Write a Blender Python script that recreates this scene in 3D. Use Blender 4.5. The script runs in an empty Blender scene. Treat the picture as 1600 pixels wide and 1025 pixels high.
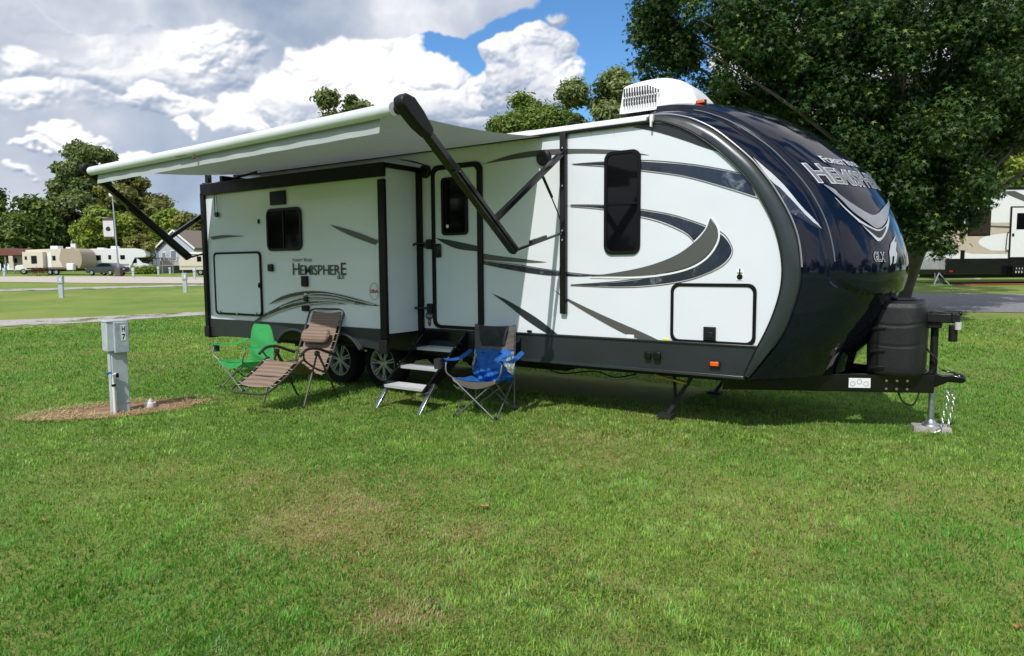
import bpy, math, random
import numpy as np
from mathutils import Vector, Matrix
random.seed(7); RNG = np.random.default_rng(7)
SC = bpy.context.scene
def ss(a, b, x): t = np.clip((x-a)/(b-a), 0, 1); return t*t*(3-2*t)
R_ = math.radians; PI = math.pi
# ------------------------------------------------------------------ camera
CPOS = np.array([0.0, -6.6917, 1.6368]); YAW, PIT, ROL, FPX = .5995, .0876, -.0068, 1094.2
_F = np.array([-math.sin(YAW)*math.cos(PIT), math.cos(YAW)*math.cos(PIT), -math.sin(PIT)])
_R = np.array([math.cos(YAW), math.sin(YAW), 0.0]); _U = np.cross(_R, _F)
CR = _R*math.cos(ROL)+_U*math.sin(ROL); CU = -_R*math.sin(ROL)+_U*math.cos(ROL)
cam = bpy.data.cameras.new('camera'); camo = bpy.data.objects.new('camera', cam); SC.collection.objects.link(camo)
camo.matrix_world = Matrix(((CR[0], CU[0], -_F[0], CPOS[0]), (CR[1], CU[1], -_F[1], CPOS[1]), (CR[2], CU[2], -_F[2], CPOS[2]), (0, 0, 0, 1)))
cam.sensor_width = 36; cam.lens = FPX/1600*36; cam.clip_start = .05; cam.clip_end = 3000
SC.camera = camo
# ------------------------------------------------------------------ sky + sun
SUN_DIR = Vector((.19, -1.0, 1.15)).normalized()      # towards the sun
world = bpy.data.worlds.new('World'); SC.world = world; world.use_nodes = True
def pxdir(px, py):
    d = _F+CR*(px-800)/FPX-CU*(py-512.5)/FPX
    return d/np.linalg.norm(d)
class NT:
    def __init__(s, tree): s.t = tree; s.n = tree.nodes; s.l = tree.links
    def new(s, typ, **kw):
        n = s.n.new(typ)
        for k, v in kw.items(): setattr(n, k, v)
        return n
    def put(s, sock, v):
        if isinstance(v, bpy.types.NodeSocket): s.l.new(v, sock)
        else: sock.default_value = v
    def m(s, op, a, b=0.0, c=0.0, clamp=False):
        n = s.new('ShaderNodeMath', operation=op, use_clamp=clamp)
        s.put(n.inputs[0], a); s.put(n.inputs[1], b); s.put(n.inputs[2], c); return n.outputs[0]
    def v(s, op, a, b=(0, 0, 0), sc=1.0):
        n = s.new('ShaderNodeVectorMath', operation=op); s.put(n.inputs[0], a); s.put(n.inputs[1], b)
        if op == 'SCALE': s.put(n.inputs['Scale'], sc)
        return n.outputs['Value'] if op in ('DOT_PRODUCT', 'LENGTH') else n.outputs[0]
    def noise(s, vec, scale, det=4, rough=.5, dist=0.0):
        n = s.new('ShaderNodeTexNoise'); s.put(n.inputs['Vector'], vec); n.inputs['Scale'].default_value = scale
        n.inputs['Detail'].default_value = det; n.inputs['Roughness'].default_value = rough; n.inputs['Distortion'].default_value = dist
        return n.outputs['Fac']
    def ramp(s, f, lo, hi, a=0.0, b=1.0, smooth=True):
        n = s.new('ShaderNodeMapRange'); n.interpolation_type = 'SMOOTHSTEP' if smooth else 'LINEAR'
        s.put(n.inputs[0], f); s.put(n.inputs[1], lo); s.put(n.inputs[2], hi); s.put(n.inputs[3], a); s.put(n.inputs[4], b); return n.outputs[0]
    def mix(s, f, a, b):
        n = s.new('ShaderNodeMix', data_type='RGBA'); s.put(n.inputs[0], f); s.put(n.inputs[6], a); s.put(n.inputs[7], b); return n.outputs[2]
W = NT(world.node_tree); W.n.clear()
out = W.new('ShaderNodeOutputWorld'); bg = W.new('ShaderNodeBackground'); W.l.new(bg.outputs[0], out.inputs[0])
sky = W.new('ShaderNodeTexSky', sky_type='NISHITA'); sky.sun_disc = False
sky.sun_elevation = math.asin(SUN_DIR.z); sky.sun_rotation = math.atan2(SUN_DIR.x, SUN_DIR.y)
sky.air_density = 1.0; sky.dust_density = .35; sky.ozone_density = 2.2
SKYSTR = .13
def make_sky(Wd, Hh, e0, e1, a0, a1, full):
    """procedural cumulus sky: cloud colour and cover for azimuth a1..a0 and elevation e0..e1 of a Wd x Hh equirectangular map"""
    el = ((np.arange(Hh)+.5)/Hh-.5)*PI; az = (.5-(np.arange(Wd)+.5)/Wd)*2*PI
    rows = np.where((el >= e0) & (el <= e1))[0]; cols = np.where((az >= a0) & (az <= a1))[0]
    AZ, EL = np.meshgrid(az[cols].astype(np.float32), el[rows].astype(np.float32))
    grng = np.random.default_rng(5); ga = grng.random((512, 512))*2*PI; GX, GY = np.cos(ga).astype(np.float32), np.sin(ga).astype(np.float32)
    def perlin(u, v, per, sd):
        i = np.floor(u).astype(int); j = np.floor(v).astype(int); fu = (u-i).astype(np.float32); fv = (v-j).astype(np.float32); su = fu*fu*fu*(fu*(fu*6-15)+10); sv = fv*fv*fv*(fv*(fv*6-15)+10)
        def g(a, b, x, y): ia = ((a % per)+sd*37) % 512; ib = (b+sd*91) % 512; return GX[ia, ib]*x+GY[ia, ib]*y
        return ((g(i, j, fu, fv)*(1-su)+g(i+1, j, fu-1, fv)*su)*(1-sv)+(g(i, j+1, fu, fv-1)*(1-su)+g(i+1, j+1, fu-1, fv-1)*su)*sv)*1.5
    un, vn = AZ.astype(float)/(2*PI)+.5, EL.astype(float)/(2*PI)*1.25
    def fb(base, octv, sd, rough=.5, bil=False, du=None, dv=None):
        s = 0; a = 1.0; tot = 0; p = base
        for k in range(octv):
            n = perlin((un+(du if du is not None else 0))*p, (vn+(dv if dv is not None else 0))*p+17.3*k, p, sd+k); s = s+a*(np.abs(n) if bil else n); tot += a; a *= rough; p *= 2
        return s/tot
    wu, wv = fb(24, 4, 1)*.0045, fb(24, 4, 7)*.0045
    n1 = fb(12, 7, 13, .55, du=wu, dv=wv); bl = fb(44, 5, 23, .55, True, wu, wv); bl2 = fb(20, 6, 29, .55, True, wu, wv); n2 = fb(28, 6, 33, .55, du=wu*2, dv=wv*2)
    cs = lambda a, b, x: ss(a, b, x)
    def ae(px, py): d = pxdir(px, py); return math.atan2(d[1], d[0]), math.asin(d[2])
    S = 1/FPX
    WX, WY = fb(60, 5, 41, .55)*.040, fb(60, 5, 47, .55)*.036      # wobble of the blob outlines
    def B(px, py, rx, ry, soft=False):
        a, e = ae(px, py); da = (AZ-a+PI) % (2*PI)-PI; x = (da*math.cos(e)+WX)/(rx*S); y = (EL-e+WY)/(ry*S); return np.maximum(0, 1-(x*x+y*y)*.72)
    def union(L):
        o = np.zeros_like(AZ)
        for b in L: o = np.maximum(o, B(*b))+np.minimum(o, B(*b))*.25
        return o
    def shade(Hf, k=1.0):
        gy, gx = np.gradient(Hf); gx = gx*Wd/(2*PI); gy = gy*Wd/(2*PI); kk = .030*k; nz = 1/np.sqrt(1+(gx*kk)**2+(gy*kk)**2)
        return (gx*kk*.28-gy*kk*.50)*nz+.66*nz
    bls = fb(44, 2, 23, .5, True, wu, wv); n1s = fb(12, 3, 13, .5, du=wu, dv=wv); sm = fb(34, 3, 61, .5)
    col = np.zeros(AZ.shape+(3,)); alpha = np.zeros(AZ.shape)
    def over(c, a):
        nonlocal col, alpha
        a = np.clip(a, 0, 1)[..., None]; col = col*(1-a)+c*a; alpha = alpha*(1-a[..., 0])+a[..., 0]
    DK, MD, WT = np.array([.235, .295, .40]), np.array([.44, .475, .545]), np.array([.82, .815, .81])
    def ramp3(t): t = np.clip(t, 0, 1)[..., None]; return np.where(t < .45, DK+(MD-DK)*t/.45, MD+(WT-MD)*(t-.45)/.55)
    # general scattered cumulus all round
    aL, _ = ae(770, 200); dleft = ((AZ-aL+PI) % (2*PI))-PI           # >0 to the left of the gap
    inview = cs(.55, .75, np.cos(AZ-ae(800, 300)[0])); clear = B(840, 70, 190, 190); clear = np.maximum(clear, B(960, 140, 130, 190)); clear = np.maximum(clear, B(700, 74, 50, 34)*.55)
    gen = n1*1.5+.16-(bl2-.25)*.7-clear*2.2
    gl = shade((n1s*1.5-(bl2-.25)*.35)*.8, .8)+.25*n2+.15*sm
    over(ramp3(gl*.95+.12-.45*cs(.12, .02, EL)), cs(-.02, .22, gen)*(1-.0*inview))
    if not full: return rows, cols, col, alpha*cs(-.02, .035, EL)
    # layered grey-blue sheet on the left, thinning towards the skyline
    lft = cs(-.02, .14, dleft)*inview
    sheet_ = lft*(1.15+1.1*n1+.5*n2)*cs(.02, .10, EL)-clear*2; bands = .5+.5*np.sin(EL*60+n1*9+AZ*2)
    over(ramp3(.10+.5*n2+.20*bands*cs(.24, .08, EL)+.34*cs(.14, .32, EL)*(1+1.5*n1)+.2*sm), cs(.20, .60, sheet_)*(.97-.30*bands*cs(.16, .06, EL)))
    # bright cumulus bank, centre left, and the mass at far left
    def cumulus(L, base_el=None, grey=.0, bilk=.62, seed=0, bright=1.0, wth=.22):
        u = union(L); Hf = u*.9-(bl-.17)*bilk*1.1+n2*.10; msk = cs(.18, .18+wth, Hf)*(u > 0)
        l = (.70*shade(u*1.1-(bls-.2)*bilk*.55, 1.0)+.30*shade(Hf*.55, .8))*bright; lo = 0
        if base_el is not None: lo = cs(base_el+.05, base_el-.03, EL+n2*.05)*.45
        over(ramp3(l*.98+.26-lo-grey+.30*n2+.60*sm-(bls-.2)*.5), msk)
    cumulus([(20, 110, 80, 50), (70, 155, 80, 30), (120, 80, 70, 40), (0, 60, 70, 40), (330, 45, 55, 36), (300, 95, 80, 45), (230, 125, 60, 30), (360, 110, 70, 40), (150, 120, 60, 26), (60, 30, 60, 26), (260, 165, 90, 18)], None, .16, .95, wth=.3)
    gp_ = n1*1.6+sm*.9+n2*.5+.02
    over(ramp3(.40+.45*n2+.3*sm), cs(-.06, .28, gp_)*.85*cs(.10, .42, dleft)*inview*cs(.50, .30, EL))
    cumulus([(330, 45, 34, 26), (316, 75, 30, 22), (340, 92, 44, 22), (205, 26, 26, 16), (40, 100, 34, 22), (60, 150, 40, 18), (250, 150, 50, 14)], None, -.08, .9, wth=.3)
    cumulus([(300, 195, 13, 18), (95, 208, 32, 10), (125, 222, 30, 8), (25, 266, 30, 9), (190, 240, 40, 12), (430, 180, 70, 26), (380, 195, 50, 16), (60, 222, 30, 7)], None, -.10, .5)
    cumulus([(470, 150, 70, 50), (530, 115, 60, 52), (590, 95, 55, 52), (608, 55, 28, 26), (645, 105, 48, 46), (560, 170, 130, 50), (690, 112, 34, 26), (715, 150, 50, 34), (742, 142, 34, 22), (640, 170, 110, 50), (765, 152, 22, 14), (480, 95, 40, 30), (700, 190, 120, 34)], ae(640, 205)[1], -.03, .80)
    cumulus([(830, 122, 66, 38), (848, 82, 34, 32), (845, 62, 20, 18), (803, 103, 34, 28), (782, 92, 24, 14), (785, 125, 36, 30), (876, 128, 36, 24), (840, 145, 84, 22), (862, 95, 28, 26)], ae(830, 152)[1], -.02, .55)
    cumulus([(873, 35, 19, 15)], None, .25, .55, wth=.4)
    # low grey clouds behind the treetops right of the cumulus, and white ones behind the big tree
    cumulus([(1180, 110, 60, 60), (1330, 60, 80, 60), (1480, 60, 100, 70), (1590, 180, 60, 60), (1250, 200, 100, 50)], None, .0, .7)
    # grey deck overhead with a ragged soft edge
    dk = union([(560, -8, 170, 62), (690, 0, 110, 48), (770, -12, 70, 36), (430, 12, 120, 44), (620, 35, 80, 30), (700, 38, 60, 24), (230, 5, 90, 30), (480, -60, 300, 60), (150, 28, 50, 16), (100, -50, 300, 50)])
    Hf = dk-(bl2-.2)*.5+n2*.45; over(ramp3(.43+.75*n2+.45*n1+.4*sm-(bl-.2)*.45+.25*cs(.55, .20, Hf)), cs(.22, .52, Hf))
    return rows, cols, col, alpha*cs(-.02, .035, EL)
def to_image(name, arr):
    im = bpy.data.images.new(name, arr.shape[1], arr.shape[0], float_buffer=True, alpha=False); im.colorspace_settings.name = 'Non-Color'; im.pixels.foreach_set(arr.ravel()); return im
def sky_maps():
    SW, SH = 4096, 2048; va = math.atan2(_F[1], _F[0])
    rc = np.zeros((SH//4, SW//4, 4), np.float32); r, c, co, al = make_sky(SW//4, SH//4, -.06, PI/2, -9, 9, False)
    rc[np.ix_(r, c)] = np.concatenate([co, al[..., None]], 2)
    def up(A, ax):
        n = A.shape[ax]; x = (np.arange(n*4)+.5)/4-.5; i = np.clip(np.floor(x).astype(int), 0, n-1); j = np.clip(i+1, 0, n-1); f = (x-i).astype(np.float32); f = f.reshape([-1 if k == ax else 1 for k in range(3)]); return np.take(A, i, ax)*(1-f)+np.take(A, j, ax)*f
    G = up(up(rc, 0), 1)
    r, c, co, al = make_sky(SW, SH, -.06, .80, va-.95, va+.95, True); P = np.concatenate([co, al[..., None]], 2).astype(np.float32)
    nr, nc = len(r), len(c); w = np.minimum(1, np.minimum(np.arange(nc), np.arange(nc)[::-1])/140.)[None, :, None]*np.minimum(1, np.arange(nr)[::-1]/140.)[:, None, None]
    G[np.ix_(r, c)] = G[np.ix_(r, c)]*(1-w)+P*w
    A = G[..., 3:4]; one = np.ones_like(A); return np.concatenate([np.where(A > 1e-3, G[..., :3]/np.maximum(A, 1e-3), .5), one], 2), np.concatenate([A, A, A, one], 2)
_a, _b = sky_maps()
tc = W.new('ShaderNodeTexCoord')
def env(name, arr):
    n = W.new('ShaderNodeTexEnvironment', projection='EQUIRECTANGULAR', interpolation='Cubic'); n.image = to_image(name, arr); W.l.new(tc.outputs['Generated'], n.inputs[0]); return n.outputs[0]
ccol = env('cloud_colour', _a); ccov = env('cloud_cover', _b)
skc = W.new('ShaderNodeVectorMath', operation='SCALE'); W.l.new(sky.outputs[0], skc.inputs[0]); skc.inputs['Scale'].default_value = SKYSTR
skt = W.v('MULTIPLY', skc.outputs[0], (.44, .68, .87))
W.l.new(W.mix(ccov, skt, ccol), bg.inputs[0]); bg.inputs[1].default_value = 1.22
world.cycles.sampling_method = 'MANUAL'; world.cycles.sample_map_resolution = 1024
sl = bpy.data.lights.new('sun', 'SUN'); sl.energy = 3.5; sl.angle = R_(.55); sl.color = (1, .965, .91)
so = bpy.data.objects.new('sun', sl); SC.collection.objects.link(so); so.location = (20, -60, 80)
so.rotation_euler = SUN_DIR.to_track_quat('Z', 'Y').to_euler()
vs = SC.view_settings; vs.view_transform = 'Standard'; vs.look = 'None'; vs.exposure = 0.2; vs.gamma = 1; vs.use_curve_mapping = False
SC.cycles.max_bounces = 8; SC.cycles.transparent_max_bounces = 8; SC.cycles.caustics_reflective = False; SC.cycles.caustics_refractive = False

# ------------------------------------------------------------------ terrain + pixel helpers
RX, RY = math.cos(YAW), math.sin(YAW); FX, FY = -math.sin(YAW), math.cos(YAW)
def T(x, y):
    """ground height: level by the trailer, rising gently away behind it, more to the right"""
    x = np.asarray(x, float); y = np.asarray(y, float)
    d = (x-CPOS[0])*FX+(y-CPOS[1])*FY; s = (x-CPOS[0])*RX+(y-CPOS[1])*RY
    dl = np.clip(d, 0, 125)
    left = .0155*np.where(dl > 22, dl-18, np.maximum(dl-14, 0)**2/16.0)
    dr = np.clip(d, 0, 60)
    right = np.interp(dr, [0, 9.5, 11, 14, 17, 22, 28, 60], [0, 0, .07, .28, .5, .73, .84, 1.2])
    w = ss(.10, .42, s/np.maximum(d, 1))*ss(4, 9, d)
    return left*(1-w)+right*w
def Tz(x, y): return float(T(x, y))
def ray(px, py): return _F+CR*(px-800)/FPX-CU*(py-512.5)/FPX
def on(ax, v, px, py):
    d = ray(px, py); t = (v-CPOS[ax])/d[ax]; return CPOS+d*t
def at(px, dist, z=None):
    """ground point under picture column px at forward distance dist"""
    k = (px-800)/FPX; x = CPOS[0]+dist*(FX+RX*k); y = CPOS[1]+dist*(FY+RY*k)
    return Vector((x, y, Tz(x, y) if z is None else z))

# ------------------------------------------------------------------ materials
MATS = {}
def mat(name, col, rough=.5, metal=0, coat=0, var=.08, vs_=6.0, bump=0, bs=60.0, spec=.5, trans=0, fine=0, dirt=0, alpha=1):
    if name in MATS: return MATS[name]
    m = bpy.data.materials.new(name); m.use_nodes = True; N = NT(m.node_tree); p = N.n['Principled BSDF']
    tcn = N.new('ShaderNodeTexCoord'); o = tcn.outputs['Object']
    c4 = (*col, 1)
    nz = N.noise(o, vs_, 5, .6)
    hv = N.new('ShaderNodeHueSaturation'); hv.inputs['Color'].default_value = c4
    N.l.new(N.ramp(nz, .25, .75, 1-var, 1+var, False), hv.inputs['Value']); colo = hv.outputs[0]
    if dirt:
        dnz = N.noise(o, 2.3, 8, .7); colo = N.mix(N.m('MULTIPLY', N.ramp(dnz, .5, .75), dirt), colo, (.16, .13, .09, 1))
    N.l.new(colo, p.inputs['Base Color'])
    N.l.new(N.ramp(N.noise(o, vs_*2.3, 6, .65), .3, .7, max(rough*.85, .01), min(rough*1.2+.01, 1), False), p.inputs['Roughness'])
    p.inputs['Metallic'].default_value = metal; p.inputs['Coat Weight'].default_value = coat; p.inputs['Coat Roughness'].default_value = .03
    p.inputs['Specular IOR Level'].default_value = spec
    if bump:
        b = N.new('ShaderNodeBump'); b.inputs['Strength'].default_value = bump; b.inputs['Distance'].default_value = .01
        N.l.new(N.noise(o, bs, 6, .65), b.inputs['Height']); N.l.new(b.outputs[0], p.inputs['Normal'])
    if trans:
        tr = N.new('ShaderNodeBsdfTranslucent'); N.l.new(colo, tr.inputs[0]); mx = N.new('ShaderNodeMixShader'); mx.inputs[0].default_value = trans
        N.l.new(p.outputs[0], mx.inputs[1]); N.l.new(tr.outputs[0], mx.inputs[2]); N.l.new(mx.outputs[0], N.n['Material Output'].inputs[0])
    MATS[name] = m; return m
def mwave(name, c1, c2, scale, axis='Z', rough=.6, bump=.3, width=.5):
    if name in MATS: return MATS[name]
    m = mat(name, c1, rough); N = NT(m.node_tree); p = N.n['Principled BSDF']
    o = N.n['Texture Coordinate'].outputs['Object'] if 'Texture Coordinate' in N.n else N.new('ShaderNodeTexCoord').outputs['Object']
    w = N.new('ShaderNodeTexWave', bands_direction=axis, wave_profile='SIN'); N.l.new(o, w.inputs['Vector']); w.inputs['Scale'].default_value = scale; w.inputs['Distortion'].default_value = .6; w.inputs['Detail'].default_value = 3
    N.l.new(N.mix(N.ramp(w.outputs['Fac'], width-.3, width+.3), (*c1, 1), (*c2, 1)), p.inputs['Base Color'])
    b = N.new('ShaderNodeBump'); b.inputs['Strength'].default_value = bump; b.inputs['Distance'].default_value = .01; N.l.new(w.outputs['Fac'], b.inputs['Height']); N.l.new(b.outputs[0], p.inputs['Normal'])
    return m
white_fg = mat('white_fibreglass', (.70, .725, .765), .22, coat=.25, var=.02, vs_=1.2)
trimblk = mat('black_trim', (.005, .005, .0055), .40, var=.2, spec=.22)
gloss_blk = mat('gloss_black', (.006, .006, .0065), .16, coat=.15, var=.1, spec=.35)
gunm = mat('gunmetal_vinyl', (.085, .085, .078), .35, var=.06)
skirt_m = mat('charcoal_skirt', (.020, .024, .026), .36, var=.12, vs_=2)
band_m = mat('charcoal_band', (.026, .033, .035), .26, coat=.1, var=.08, vs_=2)
cap_m = mat('navy_gelcoat', (.0022, .0042, .0125), .05, coat=.0, var=.1, vs_=.8, spec=.42)
rubber = mat('tyre_rubber', (.009, .009, .009), .85, spec=.2, var=.2, bump=.2)
alu = mat('aluminium', (.62, .63, .64), .28, metal=1, var=.08)
galv = mat('galvanised', (.50, .52, .54), .42, metal=1, var=.18, vs_=14)
awn_m = mat('awning_vinyl', (.385, .415, .41), .55, var=.04, vs_=3, trans=.10)
roll_m = mat('awning_roller', (.64, .67, .68), .45, var=.03, dirt=.12)
white_pl = mat('white_plastic', (.80, .80, .79), .35, var=.03, dirt=.1)
copper = mat('pinstripe', (.12, .075, .055), .4)
glassd = mat('dark_glass', (.004, .004, .005), .04, var=.1, spec=.22)
blk_pl = mat('black_plastic', (.009, .009, .0095), .45, spec=.3, var=.15, bump=.15, bs=90)
orange_l = mat('amber_lens', (.75, .10, .01), .2, coat=.6)
white_dec = mat('white_vinyl', (.78, .79, .80), .3, var=.02)
silver_dec = mat('silver_vinyl', (.30, .305, .32), .3, metal=.35, var=.25, vs_=3)
und = mat('undercarriage', (.012, .012, .013), .7, var=.3, bump=.3)
def marble():
    m = mat('marbled_navy', (.02, .025, .04), .25, coat=.4); N = NT(m.node_tree); p = N.n['Principled BSDF']
    o = N.new('ShaderNodeTexCoord').outputs['Object']
    n = N.noise(o, 5.5, 8, .7, .9); N.l.new(N.mix(N.ramp(n, .52, .76), (.014, .018, .034, 1), (.24, .26, .31, 1)), p.inputs['Base Color']); return m
def wavy(m, sc=.9, st=.12):
    N = NT(m.node_tree); b = N.new('ShaderNodeBump'); b.inputs['Strength'].default_value = st; b.inputs['Distance'].default_value = .05
    N.l.new(N.noise(N.new('ShaderNodeTexCoord').outputs['Object'], sc, 2, .4), b.inputs['Height']); N.l.new(b.outputs[0], N.n['Principled BSDF'].inputs['Normal'])
wavy(white_fg, 1.3, .22)
marb = marble()

# ------------------------------------------------------------------ mesh building
ORG = {}
def link(o): SC.collection.objects.link(o)
def spline(pts, n=8, closed=False):
    P = [np.array(p, float) for p in pts]; m = len(P)
    if m < 3: return P
    outp = []
    rng = range(m if closed else m-1)
    for i in rng:
        if closed: a, b, c, d = P[(i-1) % m], P[i], P[(i+1) % m], P[(i+2) % m]
        else: a, b, c, d = P[max(i-1, 0)], P[i], P[i+1], P[min(i+2, m-1)]
        for k in range(n):
            t = k/n; outp.append(.5*((2*b)+(-a+c)*t+(2*a-5*b+4*c-d)*t*t+(-a+3*b-3*c+d)*t**3))
    if not closed: outp.append(P[-1])
    return outp
class MB:
    def __init__(s): s.v = []; s.f = []; s.col = None
    def add(s, vs, fs):
        b = len(s.v); s.v += [tuple(map(float, v)) for v in vs]; s.f += [tuple(b+i for i in f) for f in fs]; return s
    def box(s, c, d, rot=None, taper=None):
        hx, hy, hz = d[0]/2, d[1]/2, d[2]/2; vs = []
        for z in (-1, 1):
            t = (taper if (taper and z > 0) else 1.0)
            for x, y in ((-1, -1), (1, -1), (1, 1), (-1, 1)): vs.append(Vector((x*hx*t, y*hy*t, z*hz)))
        if rot is not None: vs = [rot @ v for v in vs]
        vs = [v+Vector(c) for v in vs]
        return s.add(vs, [(3, 2, 1, 0), (4, 5, 6, 7), (0, 1, 5, 4), (1, 2, 6, 5), (2, 3, 7, 6), (3, 0, 4, 7)])
    def bar(s, a, b, w, h, up=(0, 0, 1)):
        a, b = Vector(a), Vector(b); d = (b-a).normalized(); u = Vector(up)
        if abs(d.dot(u)) > .98: u = Vector((0, 1, 0))
        x = d.cross(u).normalized(); z = x.cross(d).normalized(); M = Matrix((x, d, z)).transposed()
        return s.box((a+b)/2, (w, (b-a).length, h), M)
    def tube(s, pts, r, seg=10, cap=True, closed=False):
        P = [Vector(p) for p in pts]; n = len(P); rr = r if hasattr(r, '__len__') else [r]*n
        prev = None; rings = []
        for i in range(n):
            if closed: d = P[(i+1) % n]-P[i-1]
            else: d = P[min(i+1, n-1)]-P[max(i-1, 0)]
            d = d.normalized() if d.length > 1e-9 else Vector((0, 0, 1))
            if prev is None:
                u = Vector((0, 0, 1)) if abs(d.z) < .9 else Vector((1, 0, 0)); x = d.cross(u).normalized()
            else: x = (prev-d*prev.dot(d)).normalized()
            prev = x; y = d.cross(x)
            rings.append([P[i]+(x*math.cos(2*PI*k/seg)+y*math.sin(2*PI*k/seg))*rr[i] for k in range(seg)])
        b = len(s.v)
        for rg in rings: s.v += [tuple(v) for v in rg]
        for i in range(n if closed else n-1):
            j = (i+1) % n
            for k in range(seg):
                k2 = (k+1) % seg; s.f.append((b+i*seg+k, b+j*seg+k, b+j*seg+k2, b+i*seg+k2)[::-1])
        if cap and not closed:
            s.f.append(tuple(b+k for k in range(seg))); s.f.append(tuple(b+(n-1)*seg+k for k in range(seg))[::-1])
        return s
    def prism(s, poly, thick, frame):
        """poly: 2D points; frame(u,v,w)->3D; w from 0 to thick"""
        n = len(poly); A = [frame(p[0], p[1], 0) for p in poly]; B = [frame(p[0], p[1], thick) for p in poly]
        return s.add(A+B, [tuple(range(n))[::-1], tuple(range(n, 2*n))]+[(i, (i+1) % n, n+(i+1) % n, n+i) for i in range(n)])
    def ring(s, outer, inner, thick, frame):
        n = len(outer); V_ = [frame(*p, 0) for p in outer]+[frame(*p, 0) for p in inner]+[frame(*p, thick) for p in outer]+[frame(*p, thick) for p in inner]; F_ = []
        for i in range(n):
            j = (i+1) % n
            F_ += [(i, n+i, n+j, j), (2*n+i, 2*n+j, 3*n+j, 3*n+i), (i, j, 2*n+j, 2*n+i), (n+i, 3*n+i, 3*n+j, n+j)]
        return s.add(V_, F_)
    def grid(s, fn, nu, nv, closeu=False):
        b = len(s.v)
        for i in range(nu+(0 if closeu else 1)):
            for j in range(nv+1): s.v.append(tuple(map(float, fn(i/nu, j/nv))))
        m = nu if closeu else nu+1
        for i in range(nu):
            for j in range(nv):
                i2 = (i+1) % m; s.f.append((b+i*(nv+1)+j, b+i2*(nv+1)+j, b+i2*(nv+1)+j+1, b+i*(nv+1)+j+1))
        return s
    def lathe(s, prof, c, axis='z', seg=24):
        """prof: (radius, height) pairs round an axis through c"""
        c = Vector(c)
        def fn(u, v):
            i = v*(len(prof)-1); k = min(int(round(i)), len(prof)-1); r, h = prof[k]; a = u*2*PI; p = (r*math.cos(a), r*math.sin(a), h)
            if axis == 'y': p = (p[0], p[2], p[1])
            if axis == 'x': p = (p[2], p[0], p[1])
            return c+Vector(p)
        return s.grid(fn, seg, len(prof)-1, True)
    def build(s, name, m, parent=None, bevel=0, smooth=35, recalc=True, local=False):
        me = bpy.data.meshes.new(name); org = Vector(ORG.get(parent.name, (0, 0, 0))) if parent else Vector((0, 0, 0))
        if local: org = Vector((0, 0, 0))
        me.from_pydata([tuple(Vector(v)-org) for v in s.v], [], s.f); me.materials.append(m)
        if recalc:
            import bmesh
            bm = bmesh.new(); bm.from_mesh(me); bmesh.ops.recalc_face_normals(bm, faces=bm.faces); bm.to_mesh(me); bm.free()
        o = bpy.data.objects.new(name, me); link(o)
        if parent: o.parent = parent; ORG[o.name] = ORG.get(parent.name, (0, 0, 0))
        if smooth:
            me.polygons.foreach_set('use_smooth', [True]*len(me.polygons)); me.set_sharp_from_angle(angle=R_(smooth))
        if bevel:
            b = o.modifiers.new('Bevel', 'BEVEL'); b.width = bevel; b.segments = 2; b.limit_method = 'ANGLE'; b.angle_limit = R_(40)
        return o
def build_split(mb, name, m, parent=None, **kw):
    """one object for each connected piece"""
    par = list(range(len(mb.v)))
    def find(i):
        while par[i] != i: par[i] = par[par[i]]; i = par[i]
        return i
    for f in mb.f:
        a = find(f[0])
        for j in f[1:]: par[find(j)] = a
    groups = {}
    for f in mb.f: groups.setdefault(find(f[0]), []).append(f)
    outl = []
    for fs in groups.values():
        ids = sorted({i for f in fs for i in f}); ix = {i: k for k, i in enumerate(ids)}; q = MB(); q.v = [mb.v[i] for i in ids]; q.f = [tuple(ix[i] for i in f) for f in fs]; outl.append(q.build(name, m, parent, **kw))
    return outl
def root(name, loc, rz=0, local=False):
    o = bpy.data.objects.new(name, None); o.empty_display_size = .2; link(o); o.location = loc; o.rotation_euler = (0, 0, rz)
    ORG[o.name] = (0, 0, 0) if local else tuple(loc); return o
def tag(o, label=None, cat=None, group=None, kind=None):
    if label: o['label'] = label
    if cat: o['category'] = cat
    if group: o['group'] = group
    if kind: o['kind'] = kind
    return o
def copy_tree(o, parent=None):
    c = o.copy(); link(c)
    if parent is not None: c.parent = parent
    for ch in list(o.children): copy_tree(ch, c)
    return c
def fxz(y0, sgn=-1):
    """frame on a plane of constant y; thickness grows towards the viewer (-y)"""
    return lambda u, v, w: (u, y0+sgn*w, v)
def rrect(x0, z0, x1, z1, r, n=5):
    P = []
    for cx, cz, a0 in ((x1-r, z1-r, 0), (x0+r, z1-r, 90), (x0+r, z0+r, 180), (x1-r, z0+r, 270)):
        for k in range(n+1): a = R_(a0+90*k/n); P.append((cx+r*math.cos(a), cz+r*math.sin(a)))
    return P
def wp(px, py, y=0.0): p = on(1, y, px, py); return (p[0], p[2])
def z5(x, y): return (560+x/3.418, 230+y/3.418)
def z7(x, y): return (860+x/2.847, 200+y/2.847)
def z8(x, y): return (860+x/4.21, 110+y/4.21)
def z3(x, y): return (300+x/3.941, 260+y/3.941)
def curve(pts, zf, y, n=6): return [wp(*zf(*p), y) for p in spline(pts, n)]
def swoosh(mb, top, bot, zf, y, thick=.0025, n=6):
    """a tapering decal between two curves that share both tips"""
    P = curve(top, zf, y, n)+curve(bot, zf, y, n)[1:-1]
    mb.prism(P, thick, fxz(y)); return mb
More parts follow.
